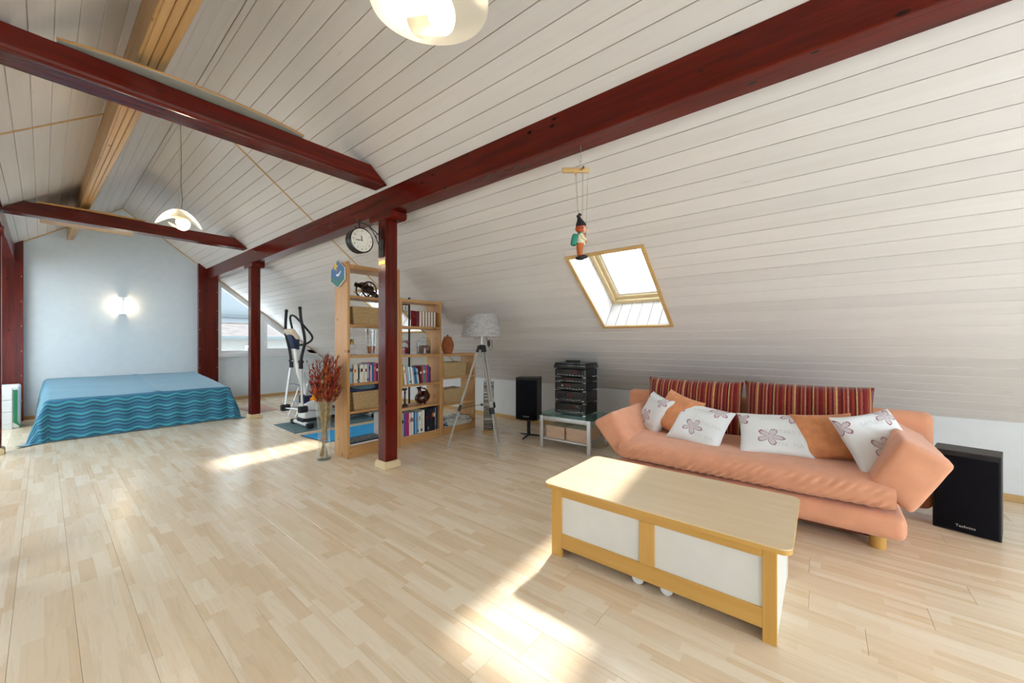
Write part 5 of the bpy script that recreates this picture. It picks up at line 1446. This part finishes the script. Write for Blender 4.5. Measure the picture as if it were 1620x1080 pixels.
# ------------------------------------------------------------------ marionette under the purlin
def marionette():
    t = thing('marionette', 'wooden marionette with black cap and green backpack hanging from the beam', 'puppet', (2.36, 1.31, 1.92))
    rt = Vector((math.cos(YAW), -math.sin(YAW), 0)); fw = Vector((math.sin(YAW), math.cos(YAW), 0)); up = Vector((0, 0, 1))
    B = Matrix((rt, fw, up)).transposed().to_4x4()     # local x = image right, y = away, z = up
    def b(m, name, mat, parent=t): m.bm.transform(B); return m.build(name, mat, parent, smooth=60)
    # figure faces image right (+x)
    b(MB().sphere((.012, -.022, .014), (.036, .017, .014), 14).sphere((.0, .022, .014), (.034, .017, .014), 14), 'shoes', 'black_matt')
    for y in (-.02, .02): b(MB().tube([(-.004, y, .02), (-.006, y, .055), (-.004, y * .8, .105)], [.013, .017, .024], 12), 'trouser_leg', 'trouser_orange')
    b(MB().lathe([(0, .095), (.030, .097), (.034, .115), (.033, .14), (.030, .165), (.020, .18), (0, .183)], 18), 'shirt', 'bk_cream')
    for y in (-.028, .028): b(MB().tube([(0, y * .9, .17), (.012, y * 1.2, .142), (.034, y, .128)], [.013, .011, .009], 10), 'sleeve', 'bk_cream')
    for y in (-.028, .028): b(MB().sphere((.040, y, .127), .010, 10), 'hand', 'skin')
    b(MB().tube([(.026, -.025, .176), (.034, -.012, .14), (.033, -.012, .11)], .004, 6), 'brace', 'trouser_orange')
    b(MB().sphere((.012, 0, .207), (.030, .029, .033), 18), 'head', 'skin')
    b(MB().lathe([(.008, 0), (.006, .012), (.003, .024), (0, .026)], 10, Matrix.Translation((.038, 0, .205)) @ Matrix.Rotation(PI / 2, 4, 'Y')), 'nose', 'skin')
    for y in (-.012, .012): b(MB().sphere((.038, y, .215), .0038, 8), 'eye', 'black_matt')
    b(MB().tube([(.036, -.008, .19), (.0395, 0, .188), (.036, .008, .19)], .002, 5), 'mouth', 'red_lacquer')
    h = MB().sphere((.0, 0, .212), (.036, .035, .032), 16)
    h.noise_disp(.010, 70); b(h, 'hair', 'hair_red')
    b(MB().lathe([(.036, 0), (.037, .008), (.030, .028), (.017, .050), (.012, .064)], 18, Matrix.Translation((.004, 0, .226)) @ Matrix.Rotation(D(-14), 4, 'Y')), 'cap', 'black_matt')
    b(MB().tube([(-.010, 0, .286), (-.018, 0, .302), (-.010, 0, .313), (.006, 0, .308)], [.013, .012, .010, .007], 10), 'cap_tip', 'black_matt')
    b(MB().cbox((-.044, 0, .135), (.040, .055, .080), (0, D(10), 0), .014, 3), 'backpack', 'backpack_green')
    b(MB().tube([(-.03, -.024, .165), (.0, -.03, .18), (.02, -.026, .165)], .004, 6), 'strap', 'backpack_green')
    # control cross and strings
    b(MB().cbox((-.035, 0, .618), (.185, .02, .032), (0, 0, 0), .003, 1), 'control_bar', 'trim_y')
    b(MB().tube([(.015, -.05, .60), (.03, .05, .665)], .009, 8), 'cross_bar', 'trim_y')
    b(MB().tube([(-.045, -.04, .585), (-.03, .02, .60)], .008, 8), 'leg_bar', 'trim_y')
    for a, c in (((-.045, -.04, .585), (-.02, -.02, .30)), ((-.03, 0, .60), (-.012, .02, .30)), ((.012, -.03, .605), (.012, -.012, .245)), ((.018, .02, .61), (.014, .02, .24)), ((.052, 0, .61), (.030, -.028, .14))):
        b(MB().cyl(a, c, .0012, 4), 'string', 'string')
    b(MB().tube([(.0, 0, .634), (.003, 0, .70), (.0, 0, .79)], .0015, 5), 'hanging_wire', 'steel')
    b(MB().torus((.0, 0, .685), .010, .0015, 12, 5, Matrix.Rotation(PI / 2, 4, 'X')), 'wire_loop', 'steel')
marionette()

# ------------------------------------------------------------------ lamps
def pendant(y, zb, label, glow, ka, kb, tx, z0, Rs):
    t = thing('pendant_lamp', label, 'lamp', (RX, y, zb), group='pendant lamps')
    turn = math.atan2(RX, y)                    # each shade hangs turned on its cord
    rt = Vector((math.cos(turn), -math.sin(turn), 0)); fw = Vector((math.sin(turn), math.cos(turn), 0))
    B = Matrix((rt, fw, Vector((0, 0, 1)))).transposed().to_4x4()
    # outer shade: a round acrylic sheet bent into a saddle
    def sheet(u, v):
        r = Rs * u; a = v * 2 * PI
        x, y_ = r * math.cos(a), r * math.sin(a)
        z = z0 - ka * x * x + kb * y_ * y_ - tx * x
        return B @ Vector((x, y_, z))
    m = MB().grid(sheet, 16, 56); bmesh.ops.remove_doubles(m.bm, verts=m.bm.verts[:], dist=.0005)
    bmesh.ops.solidify(m.bm, geom=m.bm.faces[:], thickness=.002)
    s = m.build('outer_shade', 'shade_acrylic', t, smooth=80)
    # inner shade: rolled sheet open at the side
    def roll(u, v):
        a = D(-150) + u * D(300)
        r = .062 + .012 * u
        q = Vector((r * math.cos(a), (v - .5) * .15, r * math.sin(a)))
        q = Matrix.Rotation(D(38), 3, 'Z') @ (Matrix.Rotation(D(24), 3, 'X') @ q)
        return B @ (q + Vector((0, 0, .085)))
    m = MB().grid(roll, 36, 8); bmesh.ops.solidify(m.bm, geom=m.bm.faces[:], thickness=.002)
    m.build('inner_shade', 'shade_acrylic', t, smooth=80)
    MB().lathe([(0, .20), (.018, .20), (.018, .15), (.012, .135), (0, .135)], 16).build('socket', 'silver', t)
    MB().tube([(-.04, 0, .165), (.04, 0, .165)], .003, 6).build('shade_holder', 'brass', t)
    bl = MB().sphere((0, 0, .095), (.030, .030, .040), 18).build('bulb', 'bulb', t)
    top = RZ - zb
    MB().cyl((.0, 0, .19), (0, 0, top - .02), .0011, 5).build('suspension_wire', 'steel', t)
    MB().tube([(.012, 0, .19), (.03, .0, .35), (.016, 0, .55), (.02, 0, .8), (.012, 0, top - .02)], .0024, 6).build('cable', 'cable', t)
    MB().lathe([(0, top - .045), (.03, top - .045), (.045, top - .028), (.04, top - .018), (0, top - .018)], 20).build('ceiling_cup', 'white_paint', t)
    l = bpy.data.lights.new('pendant_light', 'POINT'); l.energy = glow; l.color = (1.0, .80, .55); l.shadow_soft_size = .035
    lo = bpy.data.objects.new('pendant_light', l); C.objects.link(lo); lo.parent = t; lo.location = (0, 0, .03)
pendant(5.73, 2.625, 'curved white acrylic pendant lamp near the tie beam by the bed', 9, 2.8, .6, .0, .165, .205)
pendant(1.23, 2.575, 'curved white acrylic pendant lamp close to the sofa end of the room', 7, .3, .0, -.02, .15, .235)
def sconce():
    t = thing('wall_lamp', 'slim metal wall lamp glowing sideways on the bed wall', 'lamp', (.982, YF, 2.045))
    zt, zb = .165, -.165
    MB().box(-.02, .02, -.012, -.0005, zb, zt, .002, 1).build('back_plate', 'steel', t)
    MB().prism([(-.024, zb), (.024, zb), (.012, 0), (.024, zt), (-.024, zt), (-.012, 0)], 1, -.105, -.096, .001, 1).build('front_plate', 'steel', t)
    for z in (zb, zt): MB().box(-.052, .052, -.105, -.002, z - .004, z + .004, .001, 1).build('end_plate', 'steel', t)
    MB().cyl((0, -.038, -.10), (0, -.038, .10), .009, 12).build('glow_tube', 'tube_glow', t)
    for s in (-1, 1):
        l = bpy.data.lights.new('sconce_light', 'POINT'); l.energy = 2.2; l.color = (1.0, .78, .50); l.shadow_soft_size = .02
        lo = bpy.data.objects.new('sconce_light', l); C.objects.link(lo); lo.parent = t; lo.location = (s * .018, -.06, 0)
sconce()
